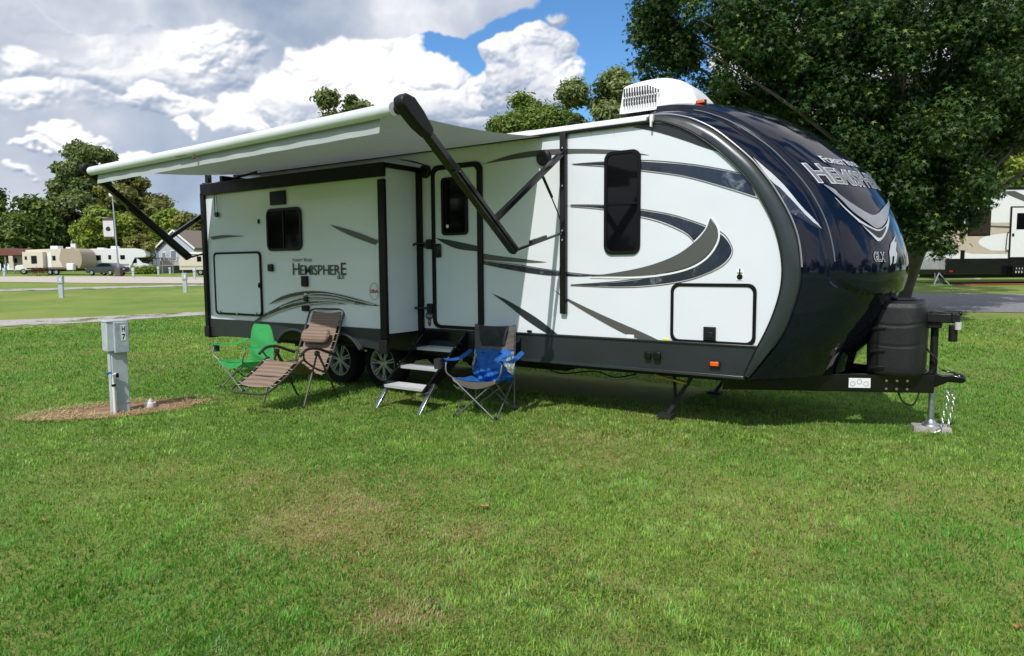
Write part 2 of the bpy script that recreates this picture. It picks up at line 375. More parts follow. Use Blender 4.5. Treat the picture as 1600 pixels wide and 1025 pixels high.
def stripe(mb, pts, zf, y, w, n=6, thick=.0015):
    C = [np.array(c) for c in curve(pts, zf, y, n)]; L = []; Rr = []
    for i, c in enumerate(C):
        d = C[min(i+1, len(C)-1)]-C[max(i-1, 0)]; d = d/(np.linalg.norm(d)+1e-9); nn = np.array([-d[1], d[0]])*w/2
        L.append(tuple(c+nn)); Rr.append(tuple(c-nn))
    mb.prism(L+Rr[::-1], thick, fxz(y)); return mb
_glyph = {}
def glyph(ch, bold=0.0):
    k = (ch, bold)
    if k in _glyph: return _glyph[k]
    cu = bpy.data.curves.new('g', 'FONT'); cu.body = ch; cu.size = 1; cu.offset = bold; cu.resolution_u = 3
    o = bpy.data.objects.new('g', cu); link(o); dg = bpy.context.evaluated_depsgraph_get(); me = bpy.data.meshes.new_from_object(o.evaluated_get(dg))
    vs = [tuple(v.co[:2]) for v in me.vertices]; fs = [tuple(p.vertices) for p in me.polygons]
    bpy.data.objects.remove(o); bpy.data.curves.remove(cu); bpy.data.meshes.remove(me)
    _glyph[k] = (vs, fs); return _glyph[k]
def text2d(txt, big=1.25, gap=.08, bold=.0, slant=0.0, squeeze=1.0, caps=()):
    """letters laid out one by one, unit cap height .72; returns verts, faces, width"""
    V_, F_, x, H_ = [], [], 0, 0
    for i, ch in enumerate(txt):
        if ch == ' ': x += .35; continue
        sc = big if i in caps else 1.0; vs, fs = glyph(ch, bold)
        pl = glyph(ch, 0.0)[0]; x0 = min(v[0] for v in pl); x1 = max(v[0] for v in pl); b = len(V_); H_ = max(H_, max(v[1] for v in pl)*sc)
        V_ += [((x+(v[0]-x0)*sc*squeeze+slant*v[1]*sc), v[1]*sc) for v in vs]; F_ += [tuple(b+j for j in f) for f in fs]
        x += (x1-x0)*sc*squeeze+gap
    text2d.h = H_; return V_, F_, x-gap
def wall_text(txt, x0, z0, width, height, y, m, name, parent, **kw):
    V_, F_, w = text2d(txt, **kw); hh = text2d.h; mb = MB(); mb.add([(x0+v[0]/w*width, y, z0+v[1]/hh*height) for v in V_], F_)
    return mb.build(name, m, parent, smooth=0, recalc=False)
# ================================================================== TRAVEL TRAILER
tt = tag(root('travel_trailer', (-5.3, 1.22, 0)), 'white travel trailer with navy rounded nose, slide-out and awning extended, nearest the camera', 'trailer')
ZB, ZS, ZT, XR = .545, .868, 3.085, -9.74
inner = [(-2.90, ZT), (-2.70, 3.035), (-2.50, 2.945), (-2.32, 2.825), (-2.13, 2.668), (-1.968, 2.502), (-1.835, 2.337), (-1.688, 2.075), (-1.612, 1.86), (-1.575, 1.652), (-1.578, 1.447), (-1.623, 1.241), (-1.70, 1.03), (-1.80, .82), (-1.893, .60)]
outer = [(-2.90, 3.135), (-2.72, 3.12), (-2.585, 3.09), (-2.435, 3.035), (-2.24, 2.923), (-2.063, 2.777), (-1.885, 2.61), (-1.78, 2.481), (-1.681, 2.345), (-1.552, 2.126), (-1.471, 1.933), (-1.43, 1.74), (-1.417, 1.523), (-1.454, 1.304), (-1.556, 1.001), (-1.713, .756), (-1.86, .56)]
inS = [tuple(p) for p in spline(inner, 5)]; outS = [tuple(p) for p in spline(outer, 5)]
# side walls (white), far one mirrored
skz = lambda x: ZS
panel = [(XR, ZS), (XR, ZT)]+[p for p in inS if p[1] > ZS+.0]+[(inS[-8][0]*0-1.775, ZS)]
MB().prism(panel, -.045, fxz(0)).build('side_wall', white_fg, tt, smooth=20)
MB().prism([(p[0], p[1]) for p in panel], .045, fxz(2.44)).build('side_wall', white_fg, tt, smooth=20)
# inside core + roof + rear wall
core = MB(); core.prism([(XR+.05, ZB+.03), (XR+.05, ZT-.01)]+[(p[0]-.04, p[1]-.02) for p in inS if p[1] > ZB+.02], 2.34, lambda u, v, w: (u, .05+w, v)); core.build('body_core', und, tt, smooth=20)
rf = MB(); rf.grid(lambda u, v: (XR-.02+u*(abs(XR)-2.78), .0+v*2.44, 3.118+.20*math.sin(PI*v)**.8), 2, 16); rf.build('roof', white_pl, tt)
MB().box((XR-.02, 1.22, (ZB+ZT)/2+.03), (.05, 2.44, ZT-ZB+.05)).build('rear_wall', white_fg, tt, bevel=.01)
# lower skirt with wheel opening
def arch_poly(x0, x1, zb, zt, centres, r, zc):
    P = [(x0, zt), (x0, zb)]
    for c in centres:
        pts = [(c+r*math.cos(a), zc+r*math.sin(a)) for a in np.linspace(PI, 0, 25)]; P += [p for p in pts if p[1] > zb+.002]
    return P+[(x1, zb), (x1, zt)]
sk = MB(); sk.prism(arch_poly(XR, -5.0, ZB, ZS-.002, (-7.14,), .86, -.10), -.03, fxz(-.004))
sk.prism([(-5.0, ZS-.002), (-5.0, ZB+.02), (-1.90, ZB), (-1.862, ZB+.12), (-1.742, ZS-.002)], -.03, fxz(-.004))
sk.build('lower_skirt', skirt_m, tt, smooth=20, bevel=.004)
sk2 = MB(); sk2.prism(arch_poly(XR, -1.9, ZB, ZS-.002, (-7.14,), .86, -.10), .03, fxz(2.444)); sk2.build('lower_skirt', skirt_m, tt, smooth=20)
sb = MB(); sb.box((-3.37, -.012, ZS+.006), (3.2, .022, .018)); sb.box((-3.3, -.012, ZB+.022), (2.8, .02, .03)); build_split(sb, 'skirt_moulding', band_m, tt, bevel=.004)
# dark band that follows the nose curve
def band(name, y, sgn):
    mb = MB(); n = min(len(inS), len(outS)); I = [np.array(inS[int(i*(len(inS)-1)/60)]) for i in range(61)]; O = [np.array(outS[int(i*(len(outS)-1)/60)]) for i in range(61)]
    prof = [(0, 0), (.02, .022), (.12, .030), (.5, .018), (.88, .004), (1.0, -.03)]
    def fn(u, v):
        i = int(round(u*60)); a, h = prof[int(round(v*(len(prof)-1)))]; p = I[i]*(1-a)+O[i]*a; return (p[0], y+sgn*h, p[1])
    mb.grid(fn, 60, len(prof)-1); return mb.build(name, band_m, tt, smooth=50)
band('nose_band', 0, -1); band('nose_band', 2.44, 1)
mb = MB(); mb.tube([(p[0]-.004, -.022, p[1]) for p in inS], .008, 6); mb.build('band_bead', blk_pl, tt)
mb = MB(); mb.tube([(p[0]+.006, .004, p[1]+.002) for p in outS if p[1] > 1.6], .0085, 6); mb.build('band_bead', silver_dec, tt)
# ---- front cap, swelling forward towards the middle
cenP = [(-2.90, 3.34), (-2.70, 3.34), (-2.33, 3.295), (-1.96, 3.175), (-1.605, 2.975), (-1.348, 2.772), (-1.125, 2.575), (-.985, 2.376), (-.865, 2.165), (-.78, 1.954), (-.722, 1.745), (-.705, 1.60), (-.715, 1.48), (-.78, 1.283), (-.935, .948), (-1.09, .709), (-1.18, .56)]
def resample(P, n):
    P = np.array([tuple(p) for p in spline(P, 10)]); L = np.concatenate([[0], np.cumsum(np.linalg.norm(np.diff(P, axis=0), axis=1))]); s = np.linspace(0, L[-1], n)
    return np.stack([np.interp(s, L, P[:, 0]), np.interp(s, L, P[:, 1])], 1)
NS = 160; EP = resample(outer, NS+1); CPp = resample(cenP, NS+1)
def cap_pt(s, y, off=0.0, raw=False):
    """s 0..1 along the profile (roof -> chin), y 0..2.44"""
    i = min(max(s*NS, 0), NS-1e-6); k = int(i); f = i-k
    e = EP[k]*(1-f)+EP[k+1]*f; c = CPp[k]*(1-f)+CPp[k+1]*f
    yy = min(max(y, 0), 2.44); t = 1-abs(yy-1.22)/1.22; w = (1-(1-t)**2.3)**.86
    p = e*(1-w)+c*w
    if not raw:      # raised side cheeks, dished centre panel with a U-shaped lower lip
        q = abs(yy-1.22); z = p[1]
        half = 1.03 if z > 1.63 else 1.03*max(0.0, 1-((1.63-z)/.275)**4)**.25
        dd = (half-q) if z > 1.365 else -.3
        off = off+.042*float(ss(-.018, .022, dd))-.016*math.exp(-((dd+.035)/.02)**2)-.020*float(ss(.10, .50, dd))
    if off:
        d = (CPp[k+1]-CPp[k]); nrm = np.array([-d[1], d[0]]); nrm = nrm/np.linalg.norm(nrm)
        if nrm[0] < -.2 and nrm[1] < 0: nrm = -nrm
        if nrm[0] < 0 and abs(nrm[0]) > abs(nrm[1]): nrm = -nrm
        p = p+nrm*off
    return Vector((p[0], yy, p[1]))
cp = MB(); cp.grid(lambda u, v: cap_pt(u, .004+2.432*(v-.10*math.sin(2*PI*v)/1.0)), 200, 150); cpo = cp.build('front_cap', cap_m, tt, smooth=60)
# chin and floor closing the nose
ch = MB(); ch.grid(lambda u, v: (lambda p: (p[0]*(1-v)+(-2.3)*v, p[1], .555))(cap_pt(1, u*2.44, raw=True)), 30, 3); ch.build('chin_floor', und, tt)
def s_of(z, prof=CPp, lo=.12):
    k0 = int(lo*NS)
    return float(np.interp(-z, -prof[k0:, 1], np.linspace(lo, 1, NS+1-k0)))
def on_cap(y, z, off=.006): 
    # find s whose point at this y has height z
    a, b = .02, 1.0
    for _ in range(22):
        m_ = (a+b)/2
        if cap_pt(m_, y, raw=True).z > z: a = m_
        else: b = m_
    return cap_pt((a+b)/2, y, off)
def cap_poly(P, name, m, off=.006, n=6, closed=True, parent=cpo, sub=6):
    """closed outline in (y, z) laid onto the cap"""
    from mathutils.geometry import tessellate_polygon
    import bmesh
    Q = [tuple(p) for p in spline(P, n, False)] if n > 1 else P
    bm = bmesh.new(); vs = [bm.verts.new((q[0], q[1], 0)) for q in Q]; tris = tessellate_polygon([[Vector((q[0], q[1], 0)) for q in Q]])
    for t in tris:
        try: bm.faces.new([vs[i] for i in t])
        except ValueError: pass
    for _ in range(4):
        ed = [e for e in bm.edges if e.calc_length() > .06]
        if not ed: break
        bmesh.ops.subdivide_edges(bm, edges=ed, cuts=1); bmesh.ops.triangulate(bm, faces=bm.faces)
    mb = MB(); bm.verts.index_update(); mb.add([on_cap(v.co.x, v.co.y, off) for v in bm.verts], [tuple(v.index for v in f.verts) for f in bm.faces]); bm.free()
    return mb.build(name, m, parent, smooth=60, recalc=False)
def cap_text(txt, y0, z0, width, height, m, name, off=.008, drop=0.0, **kw):
    import bmesh
    V_, F_, w = text2d(txt, **kw); hh = text2d.h
    bm = bmesh.new(); vs = [bm.verts.new((v[0]/w*width, v[1]/hh*height, 0)) for v in V_]
    for f in F_:
        try: bm.faces.new([vs[i] for i in f])
        except ValueError: pass
    bmesh.ops.triangulate(bm, faces=bm.faces)
    for _ in range(2):
        ed = [e for e in bm.edges if e.calc_length() > .05]
        if ed: bmesh.ops.subdivide_edges(bm, edges=ed, cuts=1); bmesh.ops.triangulate(bm, faces=bm.faces)
    bm.verts.index_update(); mb = MB(); mb.add([on_cap(y0+v.co.x, z0+v.co.y-drop*v.co.x, off) for v in bm.verts], [tuple(v.index for v in f.verts) for f in bm.faces]); bm.free()
    return mb.build(name, m, cpo, smooth=60, recalc=False)
# pixel -> (y, z) on the cap: march the ray until it meets the raw surface
_cs = [(s/120, y) for s in range(121) for y in np.linspace(0, 1.9, 60)]
_cv = np.array([tuple(cap_pt(s, y, raw=True)) for s, y in _cs]); _cd = _cv-CPOS
_cpx = 800+FPX*(_cd@CR)/(_cd@_F); _cpy = 512.5-FPX*(_cd@CU)/(_cd@_F)
def cpx(px, py):
    e = (_cpx-px)**2+(_cpy-py)**2; idx = np.argsort(e)[:12]; dist = np.linalg.norm(_cd[idx], axis=1); k = idx[np.argmin(e[idx]+dist*40)]
    s, y = _cs[k]
    def pj(s, y):
        d = np.array(tuple(cap_pt(s, y, raw=True)))-CPOS; return np.array([800+FPX*(d@CR)/(d@_F)-px, 512.5-FPX*(d@CU)/(d@_F)-py])
    for _ in range(10):
        r = pj(s, y); J = np.array([(pj(s+1e-3, y)-r)/1e-3, (pj(s, y+1e-3)-r)/1e-3]).T
        st = np.linalg.solve(J.T@J+30*np.eye(2), -J.T@r); s = min(max(s+float(np.clip(st[0], -.02, .02)), .01), .99); y = min(max(y+float(np.clip(st[1], -.05, .05)), .0), 1.6)
    p = cap_pt(s, y, raw=True); return (p.y, p.z)
z9 = lambda x, y: (1160+x/3.66, 160+y/3.66)
cP = lambda *pts: [cpx(*z9(*p)) for p in pts]
cap_white = mat('cap_white_vinyl', (.50, .52, .55), .3, var=.1)
# white + marbled blades on the cheek
cap_poly(cP((57, 318), (90, 345), (125, 376), (160, 405), (195, 438), (235, 478), (270, 520), (310, 570), (350, 616), (400, 665), (453, 724), (400, 688), (350, 640), (300, 585), (250, 532), (210, 490), (180, 470), (150, 440), (120, 402), (90, 360)), 'cap_graphic', cap_white, .009, n=1)
cap_poly(cP((180, 470), (210, 490), (250, 532), (300, 585), (350, 640), (400, 688), (453, 724), (400, 710), (340, 672), (272, 632), (245, 585), (215, 525)), 'cap_graphic', marb, .006, n=1)
# chrome V emblem in the dished panel
VM = [((435, 488), (500, 520), (590, 590), (680, 640), (735, 652)), ((735, 668), (690, 665), (600, 625), (530, 575), (500, 545), (440, 492))]
cap_poly(cP((435, 488), (500, 518), (525, 545), (590, 590), (680, 640), (740, 652), (795, 600), (815, 560), (818, 620), (800, 690), (752, 728), (700, 705), (600, 640), (540, 580), (500, 545), (438, 494)), 'cap_graphic', silver_dec, .012, n=3)
cap_poly(cP((500, 560), (560, 620), (650, 690), (755, 735), (805, 700), (818, 650), (815, 720), (764, 800), (715, 770), (640, 700), (560, 630), (502, 566)), 'cap_graphic', cap_white, .009, n=3)
cap_poly(cP((640, 700), (700, 728), (760, 744), (800, 715), (795, 740), (762, 782), (710, 752), (645, 706)), 'cap_graphic', gloss_blk, .012, n=3)
# lettering
def tx(a, b): return cpx(*z9(*a)), cpx(*z9(*b))
(ya, za), (yb, zb) = tx((412, 474), (740, 490)); (yc, zc) = cpx(*z9(358, 378)); hh = max(zc-za, .1)
LW = .96
cap_text('HEMISPHERE', ya, za, LW, hh, cap_white, 'cap_lettering', .006, caps=(0, 9), big=1.22, bold=.050, gap=.13)
cap_text('HEMISPHERE', ya, za, LW, hh, mat('cap_letter_grey', (.16, .16, .17), .3), 'cap_lettering', .010, caps=(0, 9), big=1.22, bold=.004, gap=.13)
(ya, za), (yb, zb) = tx((452, 362), (650, 392))
cap_text('FOREST RIVER', ya, za, .50, .062, cap_white, 'cap_lettering', .008, caps=(0, 7), big=1.25, bold=.02)
(ya, za), (yb, zb) = tx((727, 912), (795, 912))
cap_text('GLX', ya, za, yb-ya, .078, cap_white, 'cap_lettering', .008, bold=.045, gap=.12)
cap_text('GLX', ya, za, yb-ya, .078, cap_m, 'cap_lettering', .011, bold=-.012, gap=.12)
cap_poly(cP((820, 860), (830, 810), (850, 780), (858, 765), (850, 800), (862, 805), (858, 850), (866, 870), (858, 920), (845, 925), (850, 880), (838, 885), (835, 920), (825, 935)), 'cap_graphic', cap_white, .007, n=1)
q = MB(); pts_ = []
for k in range(70):
    z_ = 3.16-1.50*k/69
    pts_.append(on_cap(.178, z_, .006))
q.tube(pts_, .0075, 6); q.build('cap_rib_highlight', mat('painted_rib_sheen', (.10, .115, .14), .22, coat=.4), cpo)  # paler bead along the rib, its highlight put into the colour
# marker lamps
def marker(p, d, parent=tt):
    b = MB(); b.box(p, d); o = b.build('marker_lamp', orange_l, parent, bevel=.008)
    f = MB(); f.box((p[0], p[1]+.006, p[2]-.002), (d[0]+.02, d[1]*.6, d[2]+.016)); f.build('lamp_base', blk_pl, o, bevel=.004)
marker((-2.178, -.035, .683), (.085, .03, .045))
p = cap_pt(.105, .34, .012); marker(tuple(p), (.085, .055, .032))
# ---- decals on the main wall
d = lambda *a: a
g1 = MB()
swoosh(g1, [(665, 90), (800, 45), (900, 24), (1000, 13), (1080, 9), (1162, 9), (1290, 11), (1430, 20), (1553, 42)], [(1553, 42), (1370, 36), (1162, 33), (980, 46), (820, 66), (665, 90)], z5, -.002)
swoosh(g1, [(175, 661), (400, 622), (550, 570), (640, 508), (690, 452), (710, 403)], [(710, 403), (742, 450), (735, 512), (680, 580), (580, 628), (400, 656), (175, 661)], z7, -.0075)
swoosh(g1, [(10, 715), (75, 757), (250, 840), (400, 905), (500, 953)], [(500, 953), (400, 938), (330, 915), (200, 845), (75, 768), (10, 715)], z7, -.002)
swoosh(g1, [(330, 503), (420, 523), (680, 570), (850, 593), (1005, 613)], [(1005, 613), (900, 616), (680, 600), (500, 570), (330, 533)], z5, -.0035)
build_split(g1, 'wall_decal', gunm, tt, smooth=0)
g2 = MB()
swoosh(g2, [(712, 780), (800, 820), (950, 910), (1065, 1000)], [(1065, 1000), (1018, 1000), (900, 925), (800, 845), (712, 780)], z5, -.002)
swoosh(g2, [(412, 485), (500, 498), (650, 530)], [(650, 558), (540, 545), (470, 520), (412, 485)], z5, -.0145)
swoosh(g2, [(200, 62), (300, 75), (398, 108)], [(398, 108), (300, 84), (200, 62)], z5, -.002)
swoosh(g2, [(540, 374), (700, 347), (860, 368), (1010, 445), (1150, 552)], [(1150, 552), (1000, 503), (880, 460), (700, 405), (540, 374)], z8, -.002)
build_split(g2, 'wall_decal', skirt_m, tt, smooth=0)
g3 = MB()
swoosh(g3, [(90, 160), (240, 149), (400, 149), (600, 163), (750, 186), (872, 212)], [(928, 308), (790, 264), (600, 212), (400, 184), (240, 166), (90, 160)], z7, -.003)
swoosh(g3, [(75, 345), (240, 347), (400, 366), (550, 393), (690, 440), (765, 478), (803, 530), (800, 565), (765, 605), (700, 642), (600, 675), (450, 697), (300, 704), (90, 698)],
       [(90, 698), (300, 686), (450, 663), (580, 620), (620, 600), (700, 555), (690, 530), (645, 505), (600, 462), (500, 416), (400, 390), (240, 358), (75, 345)], z7, -.003)
swoosh(g3, [(570, 595), (680, 610), (850, 632), (950, 648), (1080, 668), (1163, 679), (1250, 684), (1332, 680)], [(1332, 680), (1200, 690), (1080, 686), (1000, 683), (850, 662), (680, 628), (570, 595)], z5, -.003)
build_split(g3, 'wall_decal', marb, tt, smooth=0)
g4 = MB()
for pts in ([(160, 157), (400, 143), (600, 157), (750, 180), (868, 206)], [(100, 162), (240, 172), (400, 190), (600, 218), (790, 271), (925, 314)],
            [(90, 341), (240, 343), (400, 360), (550, 387), (690, 433), (770, 470), (808, 530), (805, 570), (768, 612), (700, 648), (600, 681), (450, 703), (300, 709), (90, 701)], [(90, 350), (240, 364), (400, 397), (500, 424), (600, 470), (640, 510)],
            [(90, 697), (300, 681), (450, 657), (600, 603)]): stripe(g4, pts, z7, -.0045, .006)
for pts in ([(570, 592), (680, 606), (850, 627), (1080, 663), (1250, 681), (1332, 679)],): stripe(g4, pts, z5, -.0045, .007)
build_split(g4, 'pinstripe', copper, tt, smooth=0)
g5 = MB(); stripe(g5, [(640, 508), (690, 452), (712, 398), (748, 450), (741, 515), (684, 588), (580, 637), (400, 664), (175, 663)], z7, -.0065, .018); build_split(g5, 'pinstripe', white_dec, tt, smooth=0)
# small stickers near the door and over the hatch
def disc(mb, c, rx, rz, y, t=.002, n=20): mb.prism([(c[0]+rx*math.cos(2*PI*k/n), c[1]+rz*math.sin(2*PI*k/n)) for k in range(n)], t, fxz(y)); return mb
st = MB(); disc(st, wp(*z5(380, 860)), .045, .035, -.003); disc(st, wp(*z5(380, 900)), .065, .05, -.003); disc(st, wp(*z5(381, 935)), .028, .05, -.003); build_split(st, 'sticker', gunm, tt, smooth=0)
st = MB(); disc(st, wp(*z5(380, 860)), .030, .018, -.0055); disc(st, wp(*z5(380, 900)), .050, .018, -.0055); disc(st, wp(*z5(381, 930)), .012, .012, -.0055); build_split(st, 'sticker', silver_dec, tt, smooth=0)
def sticker(px0, px1, m, zf=z7, y=-.003):
    a, b = wp(*zf(*px0)), wp(*zf(*px1)); q = MB(); q.prism([(a[0], a[1]), (b[0], a[1]), (b[0], b[1]), (a[0], b[1])], .0015, fxz(y)); return build_split(q, 'sticker', m, tt, smooth=0)
yel = mat('yellow_label', (.75, .68, .02), .4)
sticker((828, 628), (858, 678), white_dec); sticker((498, 937), (532, 954), yel, y=-.006); sticker((340, 918), (373, 940), white_dec, y=-.006)
a, b = wp(*z7(843, 640)), wp(*z7(843, 662)); q = MB(); disc(q, b, .028, .028, -.006, .001); q.box((a[0], -.0065, a[1]), (.012, .002, .06)); q.box((a[0], -.0065, a[1]-.01), (.05, .002, .008)); build_split(q, 'sticker', gloss_blk, tt, smooth=0)
# ---- generic framed window / hatch
def window(name, poly_px, y, parent, fw=.035, split=None, r=.07, glass=glassd, rect=None):
    x0, z0, x1, z1 = rect; n = 6
    O = rrect(x0, z0, x1, z1, r, n); I = rrect(x0+fw, z0+fw, x1-fw, z1-fw, max(r-fw*.7, .01), n)
    w = MB(); w.ring(O, I, .022, fxz(y)); wo = w.build(name, trimblk, parent, bevel=.004)
    g = MB(); g.prism(I, .006, fxz(y-.004)); g.build('pane', glass, wo, smooth=0)
    if split:
        s_ = MB()
        for kind, t in split:
            if kind == 'h': z = z0+(z1-z0)*t; s_.box(((x0+x1)/2, y-.017, z), (x1-x0-2*fw, .014, .022))
            else: x = x0+(x1-x0)*t; s_.box((x, y-.017, (z0+z1)/2), (.022, .014, z1-z0-2*fw))
        s_.build('mullion', trimblk, wo, bevel=.002)
    return wo
window('side_window', None, 0, tt, rect=(-3.385, 1.752, -2.975, 2.815), r=.09, split=[('h', .49)])
def hatch(name, rect, y, parent, latches=(), r=.08, fw=.032, gas=None):
    x0, z0, x1, z1 = rect; w = MB(); w.ring(rrect(x0, z0, x1, z1, r), rrect(x0+fw, z0+fw, x1-fw, z1-fw, r-fw*.6), .020, fxz(y)); wo = w.build(name, trimblk, parent, bevel=.004)
    g = MB(); g.prism(rrect(x0+fw, z0+fw, x1-fw, z1-fw, r-fw*.6), .010, fxz(y)); g.build('hatch_panel', white_fg, wo, smooth=0)
    for lx, lz, lw, lh in latches:
        l = MB(); l.box((lx, y-.022, lz), (lw, .03, lh)); l.box((lx, y-.04, lz-lh*.1), (lw*.6, .012, lh*.45)); l.build('latch', blk_pl, wo, bevel=.012)
    return wo
hatch('cargo_hatch', (-2.640, .872, -1.800, 1.462), 0, tt, latches=((-2.235, .975, .12, .13),))
q = MB(); q.box((-2.235, -.012, .90), (.13, .02, .02)); q.build('hatch_catch', trimblk, tt, bevel=.004)
# skirt bits: sockets
a = wp(*z7(480, 1008)); q = MB(); q.box((a[0], -.04, a[1]-.01), (.08, .03, .085)); q.box((a[0]-.10, -.038, a[1]-.01), (.075, .025, .075)); build_split(q, 'outlet_box', gloss_blk, tt, bevel=.012)
# ---- entrance door
DX0, DX1, DZ0, DZ1 = -5.752, -4.972, .878, 2.872
dr = MB(); dr.ring(rrect(DX0, DZ0, DX1, DZ1, .10), rrect(DX0+.052, DZ0+.04, DX1-.075, DZ1-.06, .07), .032, fxz(0)); dro = dr.build('entrance_door', trimblk, tt, bevel=.006)
g = MB(); g.prism(rrect(DX0+.052, DZ0+.04, DX1-.075, DZ1-.06, .07), .012, fxz(0)); g.build('door_panel', white_fg, dro, smooth=0)
g = MB(); g.ring(rrect(-5.585, 2.02, -5.185, 2.715, .05), rrect(-5.555, 2.05, -5.215, 2.685, .035), .03, fxz(-.012)); g.build('window_frame', trimblk, dro, bevel=.004)
g = MB(); g.prism(rrect(-5.555, 2.05, -5.215, 2.685, .035), .006, fxz(-.016)); g.build('pane', glassd, dro, smooth=0)
g = MB(); g.box((-5.655, -.03, 1.838), (.10, .035, .17)); g.box((-5.63, -.055, 1.85), (.03, .03, .11)); g.build('door_handle', gloss_blk, dro, bevel=.014)
g = MB(); disc(g, (-5.50, 2.13), .022, .022, -.0225); g.build('round_label', white_dec, dro, smooth=0)
# grab handle swung open beside the door
hy = -.12
gh = MB(); gh.tube(spline([(-5.80, -.03, 1.93), (-5.90, -.08, 1.93), (-6.0, hy, 1.90), (-6.13, hy-.01, 1.70), (-6.15, hy-.01, 1.55), (-6.15, hy-.01, 1.28), (-6.12, hy, 1.17), (-6.02, hy, 1.13), (-5.80, -.03, 1.125)], 5), .014, 10)
gh.tube([(-6.15, hy-.01, 1.62), (-6.15, hy-.01, 1.24)], .019, 10)
gho = gh.build('grab_handle', gloss_blk, tt, smooth=50)
for z in (1.92, 1.12):
    q = MB(); q.box((-5.80, -.022, z), (.085, .045, .12)); q.build('handle_mount', blk_pl, gho, bevel=.012)
for c, r in ((wp(*z5(361, 130)), .083), (wp(*z5(995, 58)), .090)):
    q = MB(); q.lathe([(0.001, -.05), (r*.75, -.055), (r*.95, -.04), (r, -.02), (r, 0)], (c[0], 0, c[1]), 'y', 28); so_ = q.build('speaker', blk_pl, tt)
    q = MB()
    for k in range(4): q.tube([(c[0]+r*(.2+.17*k)*math.cos(t), -.056, c[1]+r*(.2+.17*k)*math.sin(t)) for t in np.linspace(0, 2*PI, 24)[:-1]], .003, 5, closed=True)
    q.build('speaker_grille', gloss_blk, so_)
a = wp(*z5(918, 982)); q = MB(); q.box((a[0], -.02, a[1]), (.055, .03, .025)); q.build('drain_spout', gloss_blk, tt, bevel=.006)
# awning rail and gutter along the roof edge
q = MB()      # roof-edge streaks and sealant
for k in range(26): xx = -3.0-.27*k-random.random()*.2; hh_ = .05+.16*random.random()**2; q.prism([(xx, 3.045), (xx+.006+.006*random.random(), 3.045), (xx+.004, 3.045-hh_)], .0008, fxz(-.0012))
build_split(q, 'streak', mat('dirt_streak', (.52, .53, .51), .6), tt, smooth=0)
q = MB(); q.box(((XR-2.92)/2, -.020, 3.10), (abs(XR)-2.90, .04, .05)); q.build('roof_rail', white_pl, tt, bevel=.008)
q = MB(); q.box(((XR-2.85)/2, -.026, 3.060), (abs(XR)-2.83, .035, .026)); q.build('awning_rail', trimblk, tt, bevel=.004)
q = MB(); q.box((-2.85, -.035, 3.09), (.035, .05, .07)); q.box((-2.85, -.055, 3.04), (.02, .03, .07)); build_split(q, 'gutter_spout', white_pl, tt, bevel=.006)
# ---- slide-out
SY = -.597; SX0, SX1 = -9.70, -5.955; SZ1 = 2.862
sl_ = MB(); sl_.box(((SX0+SX1)/2, (SY+.0)/2-.002, (.80+SZ1-.03)/2+.02), (SX1-SX0-.05, -SY-.02, SZ1-.86)); slo = sl_.build('slide_out', white_fg, tt, smooth=20)
q = MB(); w_ = .125
q.box(((SX0+SX1)/2, SY-.018, SZ1-.07), (SX1-SX0, .045, .165)); q.box((SX0+.03, SY-.018, 1.68), (.085, .045, 2.12)); q.box((SX1-.055, SY-.018, (.60+SZ1-.185)/2), (.11, .046, SZ1-.185-.60))
q.box((SX0+.005, SY/2+.0, 1.75), (.03, -SY, 2.3)); build_split(q, 'slide_trim', trimblk, slo, bevel=.008)
q = MB(); q.box((SX1+.008, -.03, 1.75), (.075, .05, 2.2)); q.box((-5.98, SY/2, SZ1-.02), (.07, -SY+.03, .06)); build_split(q, 'slide_flange', trimblk, slo, bevel=.006)
q = MB(); q.box(((SX0+SX1)/2, -.29, SZ1+.01), (SX1-SX0-.02, .62, .02)); q.build('slide_top', white_pl, slo, bevel=.004)
sk = MB(); sk.prism(arch_poly(SX0+.07, SX1-.11, .63, .893, (-7.68, -6.80), .425, .37), -.03, fxz(SY-.012)); sk.build('slide_skirt', skirt_m, slo, smooth=20)
for c in (-7.68, -6.80):
    q = MB(); pts = [(c+.45*math.cos(a), SY-.028, .365+.45*math.sin(a)) for a in np.linspace(R_(PI*0+145), R_(35), 20)]; q.tube(pts, .022, 8); q.tube([(p[0], p[1]+.03, p[2]) for p in pts], .03, 8); q.build('fender_flare', skirt_m, slo)
q = MB(); q.box((SX0+.04, SY-.03, .70), (.11, .06, .16)); q.box((SX1-.06, SY-.03, .68), (.13, .06, .17)); build_split(q, 'corner_bracket', blk_pl, slo, bevel=.006)
q = MB(); q.box(((SX0+SX1)/2, -.30, .80), (SX1-SX0-.2, .52, .05)); q.build('slide_floor', und, slo)
window('slide_window', None, SY, slo, rect=(-8.205, 1.868, -7.485, 2.437), r=.09, split=[('v', .5)])
hatch('pass_through_hatch', (-9.475, .965, -8.365, 1.872), SY, slo, latches=((-8.40, 1.40, .02, .07),), r=.07, fw=.030)
q = MB()
for px in ((180, 893), (288, 905), (402, 905)): c = wp(*z3(*px), SY); q.box((c[0], SY-.026, c[1]), (.025, .02, .035))
build_split(q, 'hatch_clip', alu, slo, bevel=.003)
def pxbox(name, a, b, zf, y, dep, m, parent, bev=.006):
    A, B = wp(*zf(*a), y), wp(*zf(*b), y); q = MB(); q.box(((A[0]+B[0])/2, y-dep/2, (A[1]+B[1])/2), (abs(B[0]-A[0]), dep, abs(A[1]-B[1]))); return q.build(name, m, parent, bevel=bev)
pxbox('range_vent', (485, 157), (580, 233), z3, SY, .025, trimblk, slo)
pxbox('wall_box', (680, 675), (718, 740), z3, SY, .03, trimblk, slo); pxbox('wall_box', (684, 856), (725, 892), z3, SY, .03, trimblk, slo)
